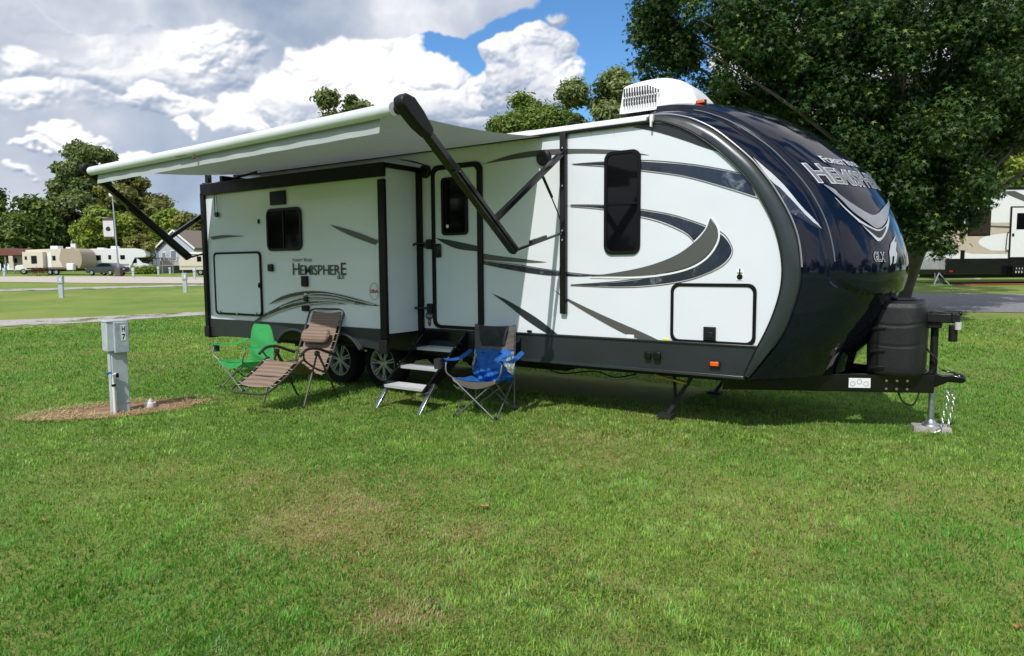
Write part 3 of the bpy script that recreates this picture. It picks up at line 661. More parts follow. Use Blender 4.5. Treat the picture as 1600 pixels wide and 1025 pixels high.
pxbox('outside_socket', (474, 602), (505, 647), z3, SY, .035, blk_pl, slo, .014); pxbox('key_switch', (408, 326), (418, 353), z3, SY, .02, gloss_blk, slo, .006)
pxbox('outside_socket', (695, 798), (718, 832), z3, SY, .03, gloss_blk, slo, .01); pxbox('wall_clip', (697, 781), (712, 793), z3, SY, .02, alu, slo, .002)
A = wp(*z3(148, 170), SY); B = wp(*z3(158, 293), SY); q = MB(); q.tube([(A[0], SY-.03, A[1]), (A[0], SY-.03, B[1]+.02), (B[0], SY-.03, B[1])], .006, 6); q.lathe([(.001, -.03), (.035, -.03), (.04, 0)], (B[0]+.01, SY-.01, B[1]-.01), 'y', 14); q.tube([(A[0]+.05, SY-.03, A[1]), (A[0]+.06, SY-.03, B[1]+.02)], .003, 5); q.build('pull_rod', gloss_blk, slo)
g = MB(); yy = SY-.002
swoosh(g, [(848, 357), (1000, 400), (1145, 455)], [(1145, 490), (1000, 437), (900, 390), (848, 357)], z3, yy)
swoosh(g, [(112, 433), (200, 423), (325, 429)], [(325, 429), (220, 437), (112, 453)], z3, yy); build_split(g, 'slide_decal', gunm, slo, smooth=0)
g = MB()
swoosh(g, [(470, 850), (550, 803), (640, 778), (740, 768), (850, 778), (1000, 812), (1155, 858)], [(1155, 858), (1080, 855), (1000, 838), (900, 808), (800, 796), (700, 796), (600, 812), (470, 850)], z3, yy)
swoosh(g, [(500, 882), (600, 832), (720, 808), (850, 812), (960, 830), (1065, 860)], [(1065, 860), (900, 832), (800, 822), (720, 824), (620, 842), (500, 882)], z3, yy)
swoosh(g, [(380, 955), (450, 905), (550, 865), (700, 833), (850, 832), (950, 846)], [(950, 846), (850, 846), (700, 856), (560, 888), (460, 928), (400, 956)], z3, yy); build_split(g, 'slide_decal', marb, slo, smooth=0)
g = MB()
for pts in ([(470, 850), (550, 801), (640, 775), (740, 765), (850, 775), (1000, 809), (1155, 856)], [(560, 850), (700, 803), (900, 815), (1065, 862)], [(400, 956), (560, 893), (700, 861), (950, 847)]): stripe(g, pts, z3, yy-.003, .006)
for pts in ([(500, 842), (620, 806), (740, 786), (850, 788), (1000, 822), (1120, 852)], [(540, 868), (640, 834), (740, 816), (860, 822), (1000, 845)], [(430, 938), (540, 892), (660, 858), (780, 842), (900, 842)]): stripe(g, pts, z3, yy-.003, .013)
build_split(g, 'pinstripe', mat('silver_pinstripe', (.45, .45, .42), .3), slo, smooth=0)
A, B = wp(*z3(622, 667), SY), wp(*z3(947, 600), SY)
wall_text('HEMISPHERE', A[0], A[1], B[0]-A[0], .150, yy, mat('lettering_grey', (.035, .035, .034), .35), 'lettering', slo, caps=(0, 9), big=1.22, bold=.010, gap=.085)
A, B = wp(*z3(620, 587), SY), wp(*z3(738, 575), SY); wall_text('FOREST RIVER', A[0], A[1], B[0]-A[0], .045, yy, MATS['lettering_grey'], 'lettering', slo, caps=(0, 7), big=1.25, slant=.15, bold=.005)
A, B = wp(*z3(895, 692), SY), wp(*z3(937, 692), SY); wall_text('GLX', A[0], A[1], B[0]-A[0], .042, yy, MATS['lettering_grey'], 'lettering', slo, bold=.03)
c = wp(*z3(1121, 769), SY); q = MB(); n = 24; q.ring([(c[0]+.075*math.cos(2*PI*k/n), c[1]+.105*math.sin(2*PI*k/n)) for k in range(n)], [(c[0]+.069*math.cos(2*PI*k/n), c[1]+.099*math.sin(2*PI*k/n)) for k in range(n)], .0015, fxz(yy)); q.build('round_sticker', mat('grey_print', (.35, .35, .36), .4), slo, smooth=0)
wall_text('USA', c[0]-.068, c[1]-.018, .136, .04, yy-.001, mat('red_print', (.35, .02, .03), .4), 'lettering', slo, bold=.03)
# ---- awning: fabric, roller, arms
ROOTZ = 3.055
RL, RR = Vector((-9.66, -2.165, 2.90)), Vector((-4.02, -2.47, 2.905))
def fabric(u, v):
    a = Vector((-9.30*(1-u)-4.14*u, -.045, ROOTZ)); b = RL.lerp(RR, .012+.962*u)+Vector((0, .02, .035)); p = a.lerp(b, v)
    return (p.x, p.y, p.z-.05*math.sin(PI*v)*(1-.3*math.sin(PI*u))+.004*math.sin(u*31+v*2)*math.sin(PI*v)+.003*math.sin(u*77-v*3)*v)
q = MB(); q.grid(fabric, 120, 30); fo = q.build('awning', awn_m, tt, smooth=60, recalc=False)
def val(u, v):
    p = RL.lerp(RR, .02+.945*u); return (p.x, p.y+.04-.02*v+.005*math.sin(u*60)*v, p.z-.04-.125*v)
q = MB(); q.grid(val, 120, 4); q.build('valance', awn_m, fo, recalc=False)
q = MB(); q.tube([RL, RL.lerp(RR, .5)+Vector((0, 0, -.008)), RR], .054, 22); q.build('roller_tube', roll_m, fo)
q = MB(); p = RL.lerp(RR, .46); q.tube([p+Vector((0, -.03, -.05)), p+Vector((.01, -.03, -.10))], [.010, .018], 6); q.box(tuple(p+Vector((-.25, -.020, -.048))), (.22, .015, .008)); q.build('stain', mat('rust_stain', (.10, .06, .03), .9), fo)
def arms(x, foot, tip, wy, sgn, ztop):
    """channel on the wall + main arm + support + strut for one end of the awning"""
    q = MB(); foot = Vector((x, *foot)); tip = Vector((x, *tip)); wa = .075 if x > -5 else .095
    q.bar(foot, tip, wa*.8, .085, (1, 0, 0)); q.bar(foot+Vector((sgn*.012, 0, 0)), foot.lerp(tip, .62)+Vector((sgn*.012, 0, 0)), wa*1.15, .055, (1, 0, 0))
    q.bar(foot+Vector((sgn*.045, 0, 0)), foot.lerp(tip, .60)+Vector((sgn*.045, 0, 0)), wa*.35, .02, (1, 0, 0))
    pv = foot.lerp(tip, .235); q.bar(pv, (x, wy-.04, ztop), .055, .05, (1, 0, 0)); q.bar(foot, (x, wy-.04, 2.0 if x > -5 else 1.89), .024, .03, (1, 0, 0))
    if x > -5:
        q.tube([(x, -.455, 2.56), (x, wy-.16, 2.22), (x, wy-.05, 2.05)], .008, 6); q.tube([(x, -.455, 2.56), (x, wy-.27, 2.36)], .016, 8); q.bar((x, -.40, 1.945), (x, -.7, 1.88), .034, .035, (1, 0, 0))
    q.build('awning_arm', gloss_blk, fo, bevel=.008)
    q = MB(); q.box((x, wy-.03, 2.09), (.075, .055, 1.95)); q.build('arm_channel', gloss_blk, fo, bevel=.010)
    h = MB(); c = tip
    P = [(-.10, .05), (-.04, .085), (.05, .07), (.16, -.02), (.28, -.15), (.24, -.22), (.10, -.16), (-.03, -.07), (-.10, -.01)]
    h.prism([(c.y+a, c.z+b) for a, b in P], .11, lambda u, v, w: (c.x-.055+w, u, v)); h.tube([(c.x-sgn*.13, c.y+.02, c.z-.01), (c.x-sgn*.04, c.y+.02, c.z-.01)], .045, 14)
    h.build('arm_head', blk_pl, fo, bevel=.02)
FA, FT = (-.994, 1.789), (-2.49, 2.905)
arms(-3.865, FA, FT, 0, 1, 2.86); arms(-9.78, (-.80, 1.80), (-2.14, 2.925), -.42, -1, 2.50)
q = MB()
for t in (.03, .10, .18): p = Vector((-3.865-.05, *FA)).lerp(Vector((-3.865-.05, *FT)), t); q.box(tuple(p+Vector((.02, 0, 0))), (.1, .014, .014))
for z in (2.9, 2.5, 2.02, 1.92): q.box((-3.865, -.06, z), (.02, .012, .02))
build_split(q, 'arm_bolt', alu, fo, bevel=.003)
A = Vector((-3.865-.032, *FA)); B = Vector((-3.865-.032, *FT))
pv = A.lerp(B, .245); q = MB(); q.bar(pv, pv+Vector((0, .06, .055)), .004, .045, (1, 0, 0)); pv = A.lerp(B, .05); q.bar(pv+Vector((.06, .05, 0)), pv+Vector((.06, .02, .03)), .004, .02, (1, 0, 0)); q.build('arm_label', white_dec, fo, smooth=0)
# rear corner roof pieces over the slide
q = MB(); q.box((-8.2, -.10, 2.95), (3.0, .10, .04)); q.box((-9.3, -.3, 2.93), (.06, .5, .09)); q.tube([(-9.77, -.35, 2.915), (-8.6, -.45, 2.985)], .016, 6); q.tube([(-9.77, -.40, 2.88), (-9.0, -.5, 2.90)], .012, 6); q.tube([(-9.70, -.45, 2.80), (-9.70, -.45, 3.03)], .012, 6); q.build('slide_topper', trimblk, tt)
# ---- roof things
AC0 = -3.42
q = MB(); prof = [(0, .0), (.0, .06), (.02, .29), (.05, .335), (.30, .36), (.55, .35), (.78, .28), (.93, .16), (1.0, .05), (1.02, 0)]
PS = np.array([tuple(p) for p in spline(prof, 4)]); n = len(PS)
def fn(u, v):
    p = PS[int(round(u*(n-1)))]; yy = (v-.5)*2; w = .36*(1-.10*max(0, (p[1]-.1))/.25); edge = 1-abs(yy)**5*.16
    return (AC0+p[0]*.85, .80+yy*w, 3.285+p[1]*edge)
q.grid(fn, n-1, 24)
for sgn in (0, 1): q.add([fn(i/(n-1), sgn) for i in range(n)]+[(fn(i/(n-1), sgn)[0], fn(i/(n-1), sgn)[1]+(.03 if sgn else -.03), 3.285) for i in range(n)], [(i, i+1, n+i+1, n+i) for i in range(n-1)])
ac = q.build('air_conditioner', white_pl, tt, smooth=45)
q = MB(); q.box((AC0+.45, .80, 3.235), (.82, .58, .09)); q.build('base_pan', und, ac, bevel=.01)
q = MB()
for row, (z0, z1) in enumerate(((3.355, 3.435), (3.455, 3.545))):
    for k in range(14):
        if row == 0 and k > 12: continue
        x = AC0+.05+k*.030; zt = z1-(max(0, k-9)*.015 if row else 0); q.box((x, .80-.386+.03*(z0-3.285)/.4, (z0+zt)/2), (.011, .012, zt-z0))
build_split(q, 'vent_slot', und, ac)

for x, y, r, h in ((-4.45, .75, .065, .09), (-5.1, 1.3, .05, .10)):
    q = MB(); q.lathe([(r, 0), (r, h), (r*.8, h+.015), (.001, h+.02)], (x, y, 3.17), 'z', 16); q.build('roof_vent', white_pl, tt)
q = MB(); q.box((-5.0, .95, 3.26), (.55, .45, .13), taper=.8); q.build('roof_vent', white_pl, tt, bevel=.03)
q = MB(); q.box((-7.2, 1.1, 3.25), (.5, .5, .13), taper=.85); q.build('roof_vent', white_pl, tt, bevel=.03)
# ---- running gear
def wheel(x, y, side):
    q = MB(); R0 = .352; w2 = .11
    q.lathe([(.225, -w2*.75), (.232, -w2), (.29, -w2*1.02), (.335, -w2*.85), (R0, -w2*.55), (R0, -w2*.2), (R0*.985, -.012), (R0, .0), (R0, w2*.55), (.335, w2*.85), (.29, w2), (.225, w2)], (x, y, R0-.012), 'y', 48)
    t = q.build('wheel', rubber, tt, smooth=30)
    r = MB(); s = -1 if side < 0 else 1; zc = R0-.012; yo = y+s*w2*.72
    r.lathe([(.228, 0), (.231, s*.018), (.218, s*.022), (.206, s*.005), (.198, -s*.035), (.194, -s*.09)], (x, yo, zc), 'y', 48)
    for k in range(7):
        a = k*2*PI/7+.3
        for da in (-.12, .12):
            p0 = (x+.045*math.cos(a+da*1.2), yo-s*.004, zc+.045*math.sin(a+da*1.2)); p1 = (x+.208*math.cos(a+da*.9), yo-s*.002, zc+.208*math.sin(a+da*.9)); r.bar(p0, p1, .015, .022, (0, 1, 0))
    r.lathe([(.001, s*.025), (.03, s*.025), (.042, s*.012), (.062, 0), (.062, -s*.04)], (x, yo, zc), 'y', 24)
    r.build('rim', mat('wheel_alloy', (.50, .50, .51), .38, metal=.55, var=.06), t, smooth=40)
    b = MB(); b.lathe([(.001, -s*.05), (.19, -s*.05), (.19, -s*.08)], (x, yo, zc), 'y', 30); b.build('brake_drum', und, t)
for x in (-7.585, -6.735):
    wheel(x, .16, -1); wheel(x, 2.28, 1)
q = MB()
for y in (.42, 2.02): q.box((-5.6, y, .53), (7.9, .06, .15))
for x in (-9.2, -8.4, -7.585, -6.735, -5.0, -4.0, -3.0): q.box((x, 1.22, .52), (.06, 1.7, .07))
q.tube([(-7.585, .2, .34), (-7.585, 2.24, .34)], .035, 10); q.tube([(-6.735, .2, .34), (-6.735, 2.24, .34)], .035, 10)
for x in (-7.585, -6.735):
    for y in (.42, 2.02): q.bar((x-.3, y, .44), (x, y, .37), .05, .03); q.bar((x+.3, y, .44), (x, y, .37), .05, .03)
q.box((-5.0, 1.22, .45), (1.6, 1.2, .16)); q.box((-8.8, 1.22, .46), (.9, 1.2, .16)); q.build('chassis', und, tt)
q = MB(); q.box((-6.0, 1.22, ZB+.012), (7.6, 2.36, .03)); q.build('underbelly', und, tt)
# stabiliser jacks
for x, y in ((-2.78, .42), (-2.78, 2.02), (-9.4, 1.7), (-9.4, 2.1)):
    q = MB(); q.bar((x+.22, y, .47), (x-.02, y-.1, .05), .06, .035); q.bar((x+.02, y+.0, .47), (x+.06, y-.05, .22), .03, .025); q.box((x-.02, y-.12, .045), (.16, .12, .035)); so_ = q.build('stabiliser_jack', und, tt)
    if x > -5 and y < 1: q = MB(); q.bar((x-.16, y-.10, .47), (x+.20, y-.12, .41), .05, .02); q.build('jack_handle', mat('yellow_paint', (.45, .30, .02), .5), so_)
q = MB(); q.tube(spline([(-4.3, .25, .47), (-4.0, .15, .42), (-3.6, .2, .47), (-3.3, .1, .44), (-3.1, .2, .48)], 5), .008, 5); q.tube(spline([(-3.5, .02, .47), (-3.3, 0, .43), (-3.05, .05, .47)], 5), .006, 5); q.build('hanging_cable', blk_pl, tt)

# ---- entry steps
es = MB()
def stringer(mb, x): mb.prism([(-.02, .84), (-.10, .80), (-.86, .225), (-.80, .215), (-.66, .235), (-.02, .62)], .03, lambda u, v, w: (x-.015+w, u, v))
stringer(es, -5.86); stringer(es, -5.225)
es.box((-5.54, -.03, .79), (.62, .03, .12)); eso = es.build('entry_steps', gloss_blk, tt, bevel=.003)
for y, z in ((-.805, .262), (-.52, .452), (-.228, .645)):
    q = MB(); q.box((-5.54, y+.115, z-.012), (.605, .25, .028)); q.box((-5.54, y-.004, z-.012), (.605, .018, .034))
    for k in range(8): q.box((-5.54, y+.02+.028*k, z+.004), (.59, .012, .006))
    q.build('tread', mat('step_aluminium', (.56, .57, .58), .45, metal=.45, var=.05), eso, bevel=.003)
for x in (-5.875, -5.205):
    q = MB(); q.bar((x, -.66, .30), (x, -.93, -.01), .035, .05, (1, 0, 0)); q.build('step_leg', alu, eso, bevel=.004)
q = MB()
for x in (-5.205, -5.88):
    for y, z in ((-.16, .72), (-.20, .66), (-.26, .69), (-.42, .52), (-.46, .46), (-.50, .50), (-.54, .47), (-.12, .60), (-.74, .30)): q.box((x, y, z), (.012, .012, .012))
build_split(q, 'rivet', alu, eso)
# ---- hitch: A-frame, coupler, jack, chains
hf = MB()
hf.bar((-2.2, .30, .475), (-.42, 1.155, .475), .06, .175); hf.bar((-2.2, 2.14, .475), (-.42, 1.285, .475), .06, .175)
hf.box((-1.35, 1.22, .47), (.06, .9, .13)); hf.box((-.60, 1.22, .50), (.34, .22, .07))
hfo = hf.build('hitch_frame', gloss_blk, tt, bevel=.006)
q = MB(); q.prism([(-.62, .545), (-.62, .475), (-.40, .44), (-.30, .50), (-.18, .50), (-.15, .525), (-.17, .555), (-.26, .575), (-.34, .562), (-.48, .60)], .11, lambda u, v, w: (u, 1.165+w, v)); q.lathe([(.001, .06), (.04, .055), (.055, .03), (.055, -.01)], (-.215, 1.22, .525), 'z', 16); q.bar((-.36, 1.22, .61), (-.24, 1.22, .585), .03, .02); q.build('coupler', gloss_blk, hfo, bevel=.012)
q = MB(); q.tube([(-.43, 1.22, .06), (-.43, 1.22, .48)], .028, 16); q.tube([(-.43, 1.22, .05), (-.43, 1.22, .085)], .034, 14); q.lathe([(.08, 0), (.075, .015), (.05, .03), (.03, .06)], (-.43, 1.22, .055), 'z', 18); q.build('jack_leg', galv, hfo)
q = MB(); q.tube([(-.43, 1.22, .48), (-.43, 1.22, 1.06)], .034, 16); q.box((-.43, 1.19, 1.08), (.12, .16, .12)); q.box((-.36, 1.14, 1.12), (.27, .12, .09)); q.tube([(-.275, 1.10, 1.06), (-.275, 1.10, .90)], .038, 14); q.tube([(-.275, 1.10, 1.08), (-.275, 1.10, 1.17)], .03, 12); q.tube([(-.24, 1.12, 1.17), (-.21, 1.12, 1.17)], .025, 10); q.build('tongue_jack', blk_pl, hfo, bevel=.01)
q = MB(); q.lathe([(.001, 0), (.028, 0), (.03, .07), (.001, .07)], (-.235, 1.05, 1.02), 'z', 14); q.build('lamp_lens', mat('clear_lens', (.5, .5, .5), .12, coat=.5), hfo)
q = MB(); q.tube(spline([(-.32, 1.12, 1.165), (-.45, 1.10, 1.18), (-.53, 1.12, 1.10), (-.55, 1.12, .95), (-.47, 1.12, .80), (-.40, 1.12, .72), (-.42, 1.12, .62), (-.55, 1.1, .55)], 5), .009, 6); q.tube(spline([(-.72, 1.05, .42), (-.66, 1.02, .30), (-.58, 1.03, .27), (-.54, 1.06, .34), (-.53, 1.1, .42)], 5), .009, 6); q.build('brake_cable', blk_pl, hfo)

def chain(P, r=.0042):
    mb = MB(); pts = [Vector(p) for p in spline(P, 14)]; L = 0; last = pts[0]; k = 0
    for p in pts[1:]:
        if (p-last).length >= .030:
            c = (p+last)/2; ax = (p-last).normalized(); s1 = ax.cross(Vector((.3, 1, .1))).normalized(); s2 = ax.cross(s1); sd = s1 if k % 2 else s2
            mb.tube([c+ax*.020*math.cos(t)+sd*.011*math.sin(t) for t in np.linspace(0, 2*PI, 11)[:-1]], r, 5, closed=True); last = p; k += 1
    return mb
chain([(-.30, 1.13, .43), (-.29, 1.10, .33), (-.32, 1.08, .20), (-.33, 1.05, .08), (-.40, 1.0, .02)]).build('safety_chain', galv, hfo)
chain([(-.27, 1.28, .43), (-.25, 1.27, .30), (-.27, 1.25, .16), (-.29, 1.2, .06), (-.36, 1.14, .02)]).build('safety_chain', galv, hfo)
q = MB(); c0 = Vector((-1.02, .826, .478)); q.box(tuple(c0), (.20, .006, .095), Matrix.Rotation(math.atan2(.83, 1.7), 3, 'Z')); q.build('frame_label', white_dec, hfo)
q = MB()
for k in range(3):
    cc = c0+Vector((-.055+.055*k, -.006+.027*(k-1)-.0, .012 if k == 1 else -.008)); M = Matrix.Rotation(math.atan2(.83, 1.7), 3, 'Z')
    q.tube([cc+M@Vector((.022*math.cos(t), 0, .022*math.sin(t))) for t in np.linspace(0, 2*PI, 15)[:-1]], .0015, 4, closed=True)
q.build('label_mark', blk_pl, hfo)
q = MB()
for k in range(3):
    for z in (.505, .425): x = -.80+.085*k; yb_ = 1.155-(-.42-x)*.480-.036; q.tube([(x, yb_, z), (x+.003, yb_-.007, z)], .012, 8)
build_split(q, 'frame_bolt', alu, hfo)
# propane cover
def tankf(u, v):
    a = u*2*PI; z = v; ca, sa = math.cos(a), math.sin(a); e = .55
    sx = abs(ca)**e*(1 if ca > 0 else -1); sy = abs(sa)**e*(1 if sa > 0 else -1)
    prof = np.interp(z, [0, .03, .10, .38, .39, .41, .66, .67, .69, .90, .955, .985, 1.0], [.93, .96, .97, .985, .965, .985, 1.0, .98, 1.0, .985, .94, .86, .70])
    zz = .57+.725*z-(.02 if z > .95 else 0)*abs(sy)
    if .35 < z < .72: zz += -.05*sy*0+.035*abs(ca)-.01
    return (-.745+.262*sx*prof, 1.22+.37*sy*prof, zz)
q = MB(); q.grid(tankf, 72, 60, True); topn = [tankf(i/72, 1.0) for i in range(72)]; q.add(topn, [tuple(range(72))]); lp = q.build('propane_cover', mat('tank_cover_plastic', (.010, .010, .011), .36, var=.2, vs_=30, bump=.5, bs=160), tt, smooth=50)
q = MB(); q.lathe([(.15, 0), (.155, .02), (.14, .035), (.001, .04)], (-.745, 1.22, 1.268), 'z', 24); q.build('cover_lid', blk_pl, lp)
q = MB(); q.box((-.88, .853, .95), (.012, .012, .66))
for z in (.64, .80, 1.02, 1.22): q.box((-.88, .851, z), (.13, .016, .03))
q.build('cover_latch', trimblk, lp, bevel=.004)
q = MB(); q.box((-1.34, 1.16, .625), (.26, .62, .14), taper=.93); q.box((-1.34, 1.16, .705), (.27, .64, .03)); q.box((-1.34, 1.16, .74), (.20, .52, .05), taper=.8)
for y in (1.0, 1.15, 1.3): q.box((-1.24, y-.2, .72), (.05, .05, .07))
q.build('battery_box', blk_pl, tt, bevel=.012)
# ================================================================== GROUND
def attr_mat(name, rough, trans=.35, spec=.3, colmul=(1, 1, 1)):
    m = bpy.data.materials.new(name); m.use_nodes = True; N = NT(m.node_tree); p = N.n['Principled BSDF']
    a = N.new('ShaderNodeAttribute'); a.attribute_name = 'Col'
    p.inputs['Roughness'].default_value = rough; p.inputs['Specular IOR Level'].default_value = spec
    c = N.v('MULTIPLY', a.outputs['Color'], colmul); N.l.new(c, p.inputs['Base Color'])
    tr = N.new('ShaderNodeBsdfTranslucent'); N.l.new(N.v('MULTIPLY', c, (1.10, 1.15, .55)), tr.inputs[0]); mx = N.new('ShaderNodeMixShader'); mx.inputs[0].default_value = trans
    N.l.new(p.outputs[0], mx.inputs[1]); N.l.new(tr.outputs[0], mx.inputs[2]); N.l.new(mx.outputs[0], N.n['Material Output'].inputs[0]); return m
def lawn_mat():
    m = bpy.data.materials.new('lawn'); m.use_nodes = True; N = NT(m.node_tree); p = N.n['Principled BSDF']
    o = N.new('ShaderNodeTexCoord').outputs['Object']
    big = N.noise(o, .22, 5, .6); mid = N.noise(o, 1.6, 6, .65); fine = N.noise(o, 30, 6, .75); vf = N.noise(o, 110, 4, .7)
    g = N.mix(N.ramp(big, .35, .68), (.108, .200, .032, 1), (.185, .255, .054, 1))
    g = N.mix(N.ramp(N.noise(o, .09, 4, .6), .42, .62, 0.0, .35), g, (.30, .30, .085, 1)); g = N.mix(N.m('MULTIPLY', N.ramp(mid, .48, .72), .65), g, (.28, .25, .09, 1))
    g = N.mix(N.ramp(fine, .40, .72), g, N.v('MULTIPLY', g, (1.6, 1.5, 1.4)))
    g = N.mix(N.m('MULTIPLY', N.ramp(vf, .55, .35), .5), g, (.055, .085, .018, 1))
    N.l.new(g, p.inputs['Base Color']); p.inputs['Roughness'].default_value = .85; p.inputs['Specular IOR Level'].default_value = .15
    b = N.new('ShaderNodeBump'); b.inputs['Strength'].default_value = .8; b.inputs['Distance'].default_value = .03
    N.l.new(N.m('ADD', fine, N.m('MULTIPLY', N.noise(o, 7, 5, .7), .8)), b.inputs['Height']); N.l.new(b.outputs[0], p.inputs['Normal']); return m
rad = np.concatenate([np.linspace(.3, 30, 60), np.geomspace(31, 1400, 70)]); NA = 240
ang = np.linspace(0, 2*PI, NA, endpoint=False); X = CPOS[0]+np.outer(rad, np.cos(ang)); Y = CPOS[1]+np.outer(rad, np.sin(ang)); Z = T(X, Y)
gm = MB(); nv = len(rad)*NA; gm.v = list(zip(X.ravel(), Y.ravel(), Z.ravel()))+[(CPOS[0], CPOS[1], 0)]
for i in range(len(rad)-1):
    for j in range(NA): k = (j+1) % NA; gm.f.append((i*NA+j, (i+1)*NA+j, (i+1)*NA+k, i*NA+k))
for j in range(NA): gm.f.append((nv, j, (j+1) % NA))
gr = gm.build('ground', lawn_mat(), None, recalc=False, smooth=80); tag(gr, kind='structure')
def sheet(name, L, Rr, m, off=.02, n=60, kind='structure'):
    """a ribbon following the terrain between two ground polylines"""
    mb = MB(); A = np.array([tuple(p)[:2] for p in L]); B = np.array([tuple(p)[:2] for p in Rr])
    def at_(P, t): i = t*(len(P)-1); k = min(int(i), len(P)-2); return P[k]*(1-(i-k))+P[k+1]*(i-k)
    def fn(u, v): p = at_(A, u)*(1-v)+at_(B, u)*v; return (p[0], p[1], Tz(p[0], p[1])+off)
    mb.grid(fn, n, 6); o = mb.build(name, m, None, smooth=80); tag(o, kind=kind); return o
def gravel_mat(name, a, b, sc=18, grass=.0):
    m = bpy.data.materials.new(name); m.use_nodes = True; N = NT(m.node_tree); p = N.n['Principled BSDF']; o = N.new('ShaderNodeTexCoord').outputs['Object']
    vo = N.new('ShaderNodeTexVoronoi'); N.l.new(o, vo.inputs['Vector']); vo.inputs['Scale'].default_value = sc
    c = N.mix(N.ramp(N.noise(o, sc*.6, 6, .7), .3, .7), (*a, 1), (*b, 1))
    if grass: c = N.mix(N.ramp(N.noise(o, 1.1, 6, .7), .62-grass*.2, .70-grass*.2), c, (.10, .12, .03, 1))
    N.l.new(c, p.inputs['Base Color']); p.inputs['Roughness'].default_value = .9
    bu = N.new('ShaderNodeBump'); bu.inputs['Strength'].default_value = .5; bu.inputs['Distance'].default_value = .02; N.l.new(vo.outputs['Distance'], bu.inputs['Height']); N.l.new(bu.outputs[0], p.inputs['Normal']); return m
gravm = gravel_mat('gravel', (.30, .27, .25), (.48, .44, .41), 16, .55); roadm = gravel_mat('road_gravel', (.42, .36, .30), (.52, .46, .40), 8, .0); asph = gravel_mat('old_asphalt', (.16, .16, .165), (.23, .225, .225), 26)
def gp(px, py, D0=None):
    """pixel to terrain by marching the view ray"""
    r = ray(px, py); t = 2.0
    for _ in range(4000):
        p = CPOS+r*t
        if p[2] <= Tz(p[0], p[1]): return Vector((p[0], p[1], Tz(p[0], p[1])))
        t *= 1.002
    return Vector(p)
sheet('gravel_path', [gp(-700, 534), gp(-250, 522), gp(0, 511.5), gp(150, 503.5), gp(325, 492), gp(520, 480), gp(700, 470)], [gp(-700, 515), gp(-250, 506), gp(0, 501), gp(150, 495.5), gp(325, 487), gp(520, 474), gp(700, 465)], gravm, .012)
sheet('gravel_track', [gp(-500, 464), gp(0, 456), gp(150, 452), gp(325, 446.5), gp(560, 443)], [gp(-500, 459), gp(0, 452.5), gp(150, 448.5), gp(325, 444.5), gp(560, 441.5)], gravm, .02)
sheet('campground_road', [gp(-600, 450), gp(0, 441), gp(160, 443), gp(325, 443.5), gp(600, 442)], [gp(-600, 442), gp(0, 432.5), gp(160, 432), gp(325, 434), gp(600, 434)], roadm, .03)
sheet('asphalt_road', [gp(1180, 494), gp(1300, 490), gp(1400, 488), gp(1500, 487.5), gp(1650, 490), gp(1900, 498), gp(2300, 515)], [gp(1180, 464), gp(1300, 461), gp(1400, 459.5), gp(1500, 459), gp(1650, 461), gp(1900, 467), gp(2300, 476)], asph, .012, 80)
# bare earth round the hook-up post
def earth_mat():
    m = bpy.data.materials.new('bare_earth'); m.use_nodes = True; N = NT(m.node_tree); p = N.n['Principled BSDF']; o = N.new('ShaderNodeTexCoord').outputs['Object']
    c = N.mix(N.ramp(N.noise(o, 6, 7, .7), .35, .65), (.20, .105, .055, 1), (.33, .20, .11, 1)); c = N.mix(N.ramp(N.noise(o, 22, 6, .7), .55, .7), c, (.34, .27, .13, 1)); N.l.new(c, p.inputs['Base Color']); p.inputs['Roughness'].default_value = .95
    bu = N.new('ShaderNodeBump'); bu.inputs['Strength'].default_value = .8; bu.inputs['Distance'].default_value = .02; N.l.new(N.noise(o, 30, 6, .7), bu.inputs['Height']); N.l.new(bu.outputs[0], p.inputs['Normal']); return m
EC = np.array([-8.32, -2.56]); EA = math.atan2(1.46, .6)
def ell(x, y):
    dx, dy = x-EC[0], y-EC[1]; a = dx*math.cos(EA)+dy*math.sin(EA); b = -dx*math.sin(EA)+dy*math.cos(EA)
    return np.sqrt((a/.90)**2+(b/.44)**2)+.10*np.sin(5*np.arctan2(b, a)+1)+.05*np.sin(11*np.arctan2(b, a))
mb = MB(); n = 64; rim = []
for k in range(n):
    t = 2*PI*k/n; rr = 1.0+.09*math.sin(3*t)+.08*math.sin(7*t+1)+.05*math.sin(13*t)+.05*random.random(); rim.append((EC[0]+rr*.90*math.cos(t)*math.cos(EA)-rr*.44*math.sin(t)*math.sin(EA), EC[1]+rr*.90*math.cos(t)*math.sin(EA)+rr*.44*math.sin(t)*math.cos(EA)))
mb.add([(EC[0], EC[1], .028)]+[(p[0]*.6+EC[0]*.4, p[1]*.6+EC[1]*.4, .018) for p in rim]+[(*p, .004) for p in rim], [(0, 1+k, 1+(k+1) % n) for k in range(n)]+[(1+k, 1+n+k, 1+n+(k+1) % n, 1+(k+1) % n) for k in range(n)])
tag(mb.build('dirt_patch', earth_mat(), None, smooth=60), kind='structure')
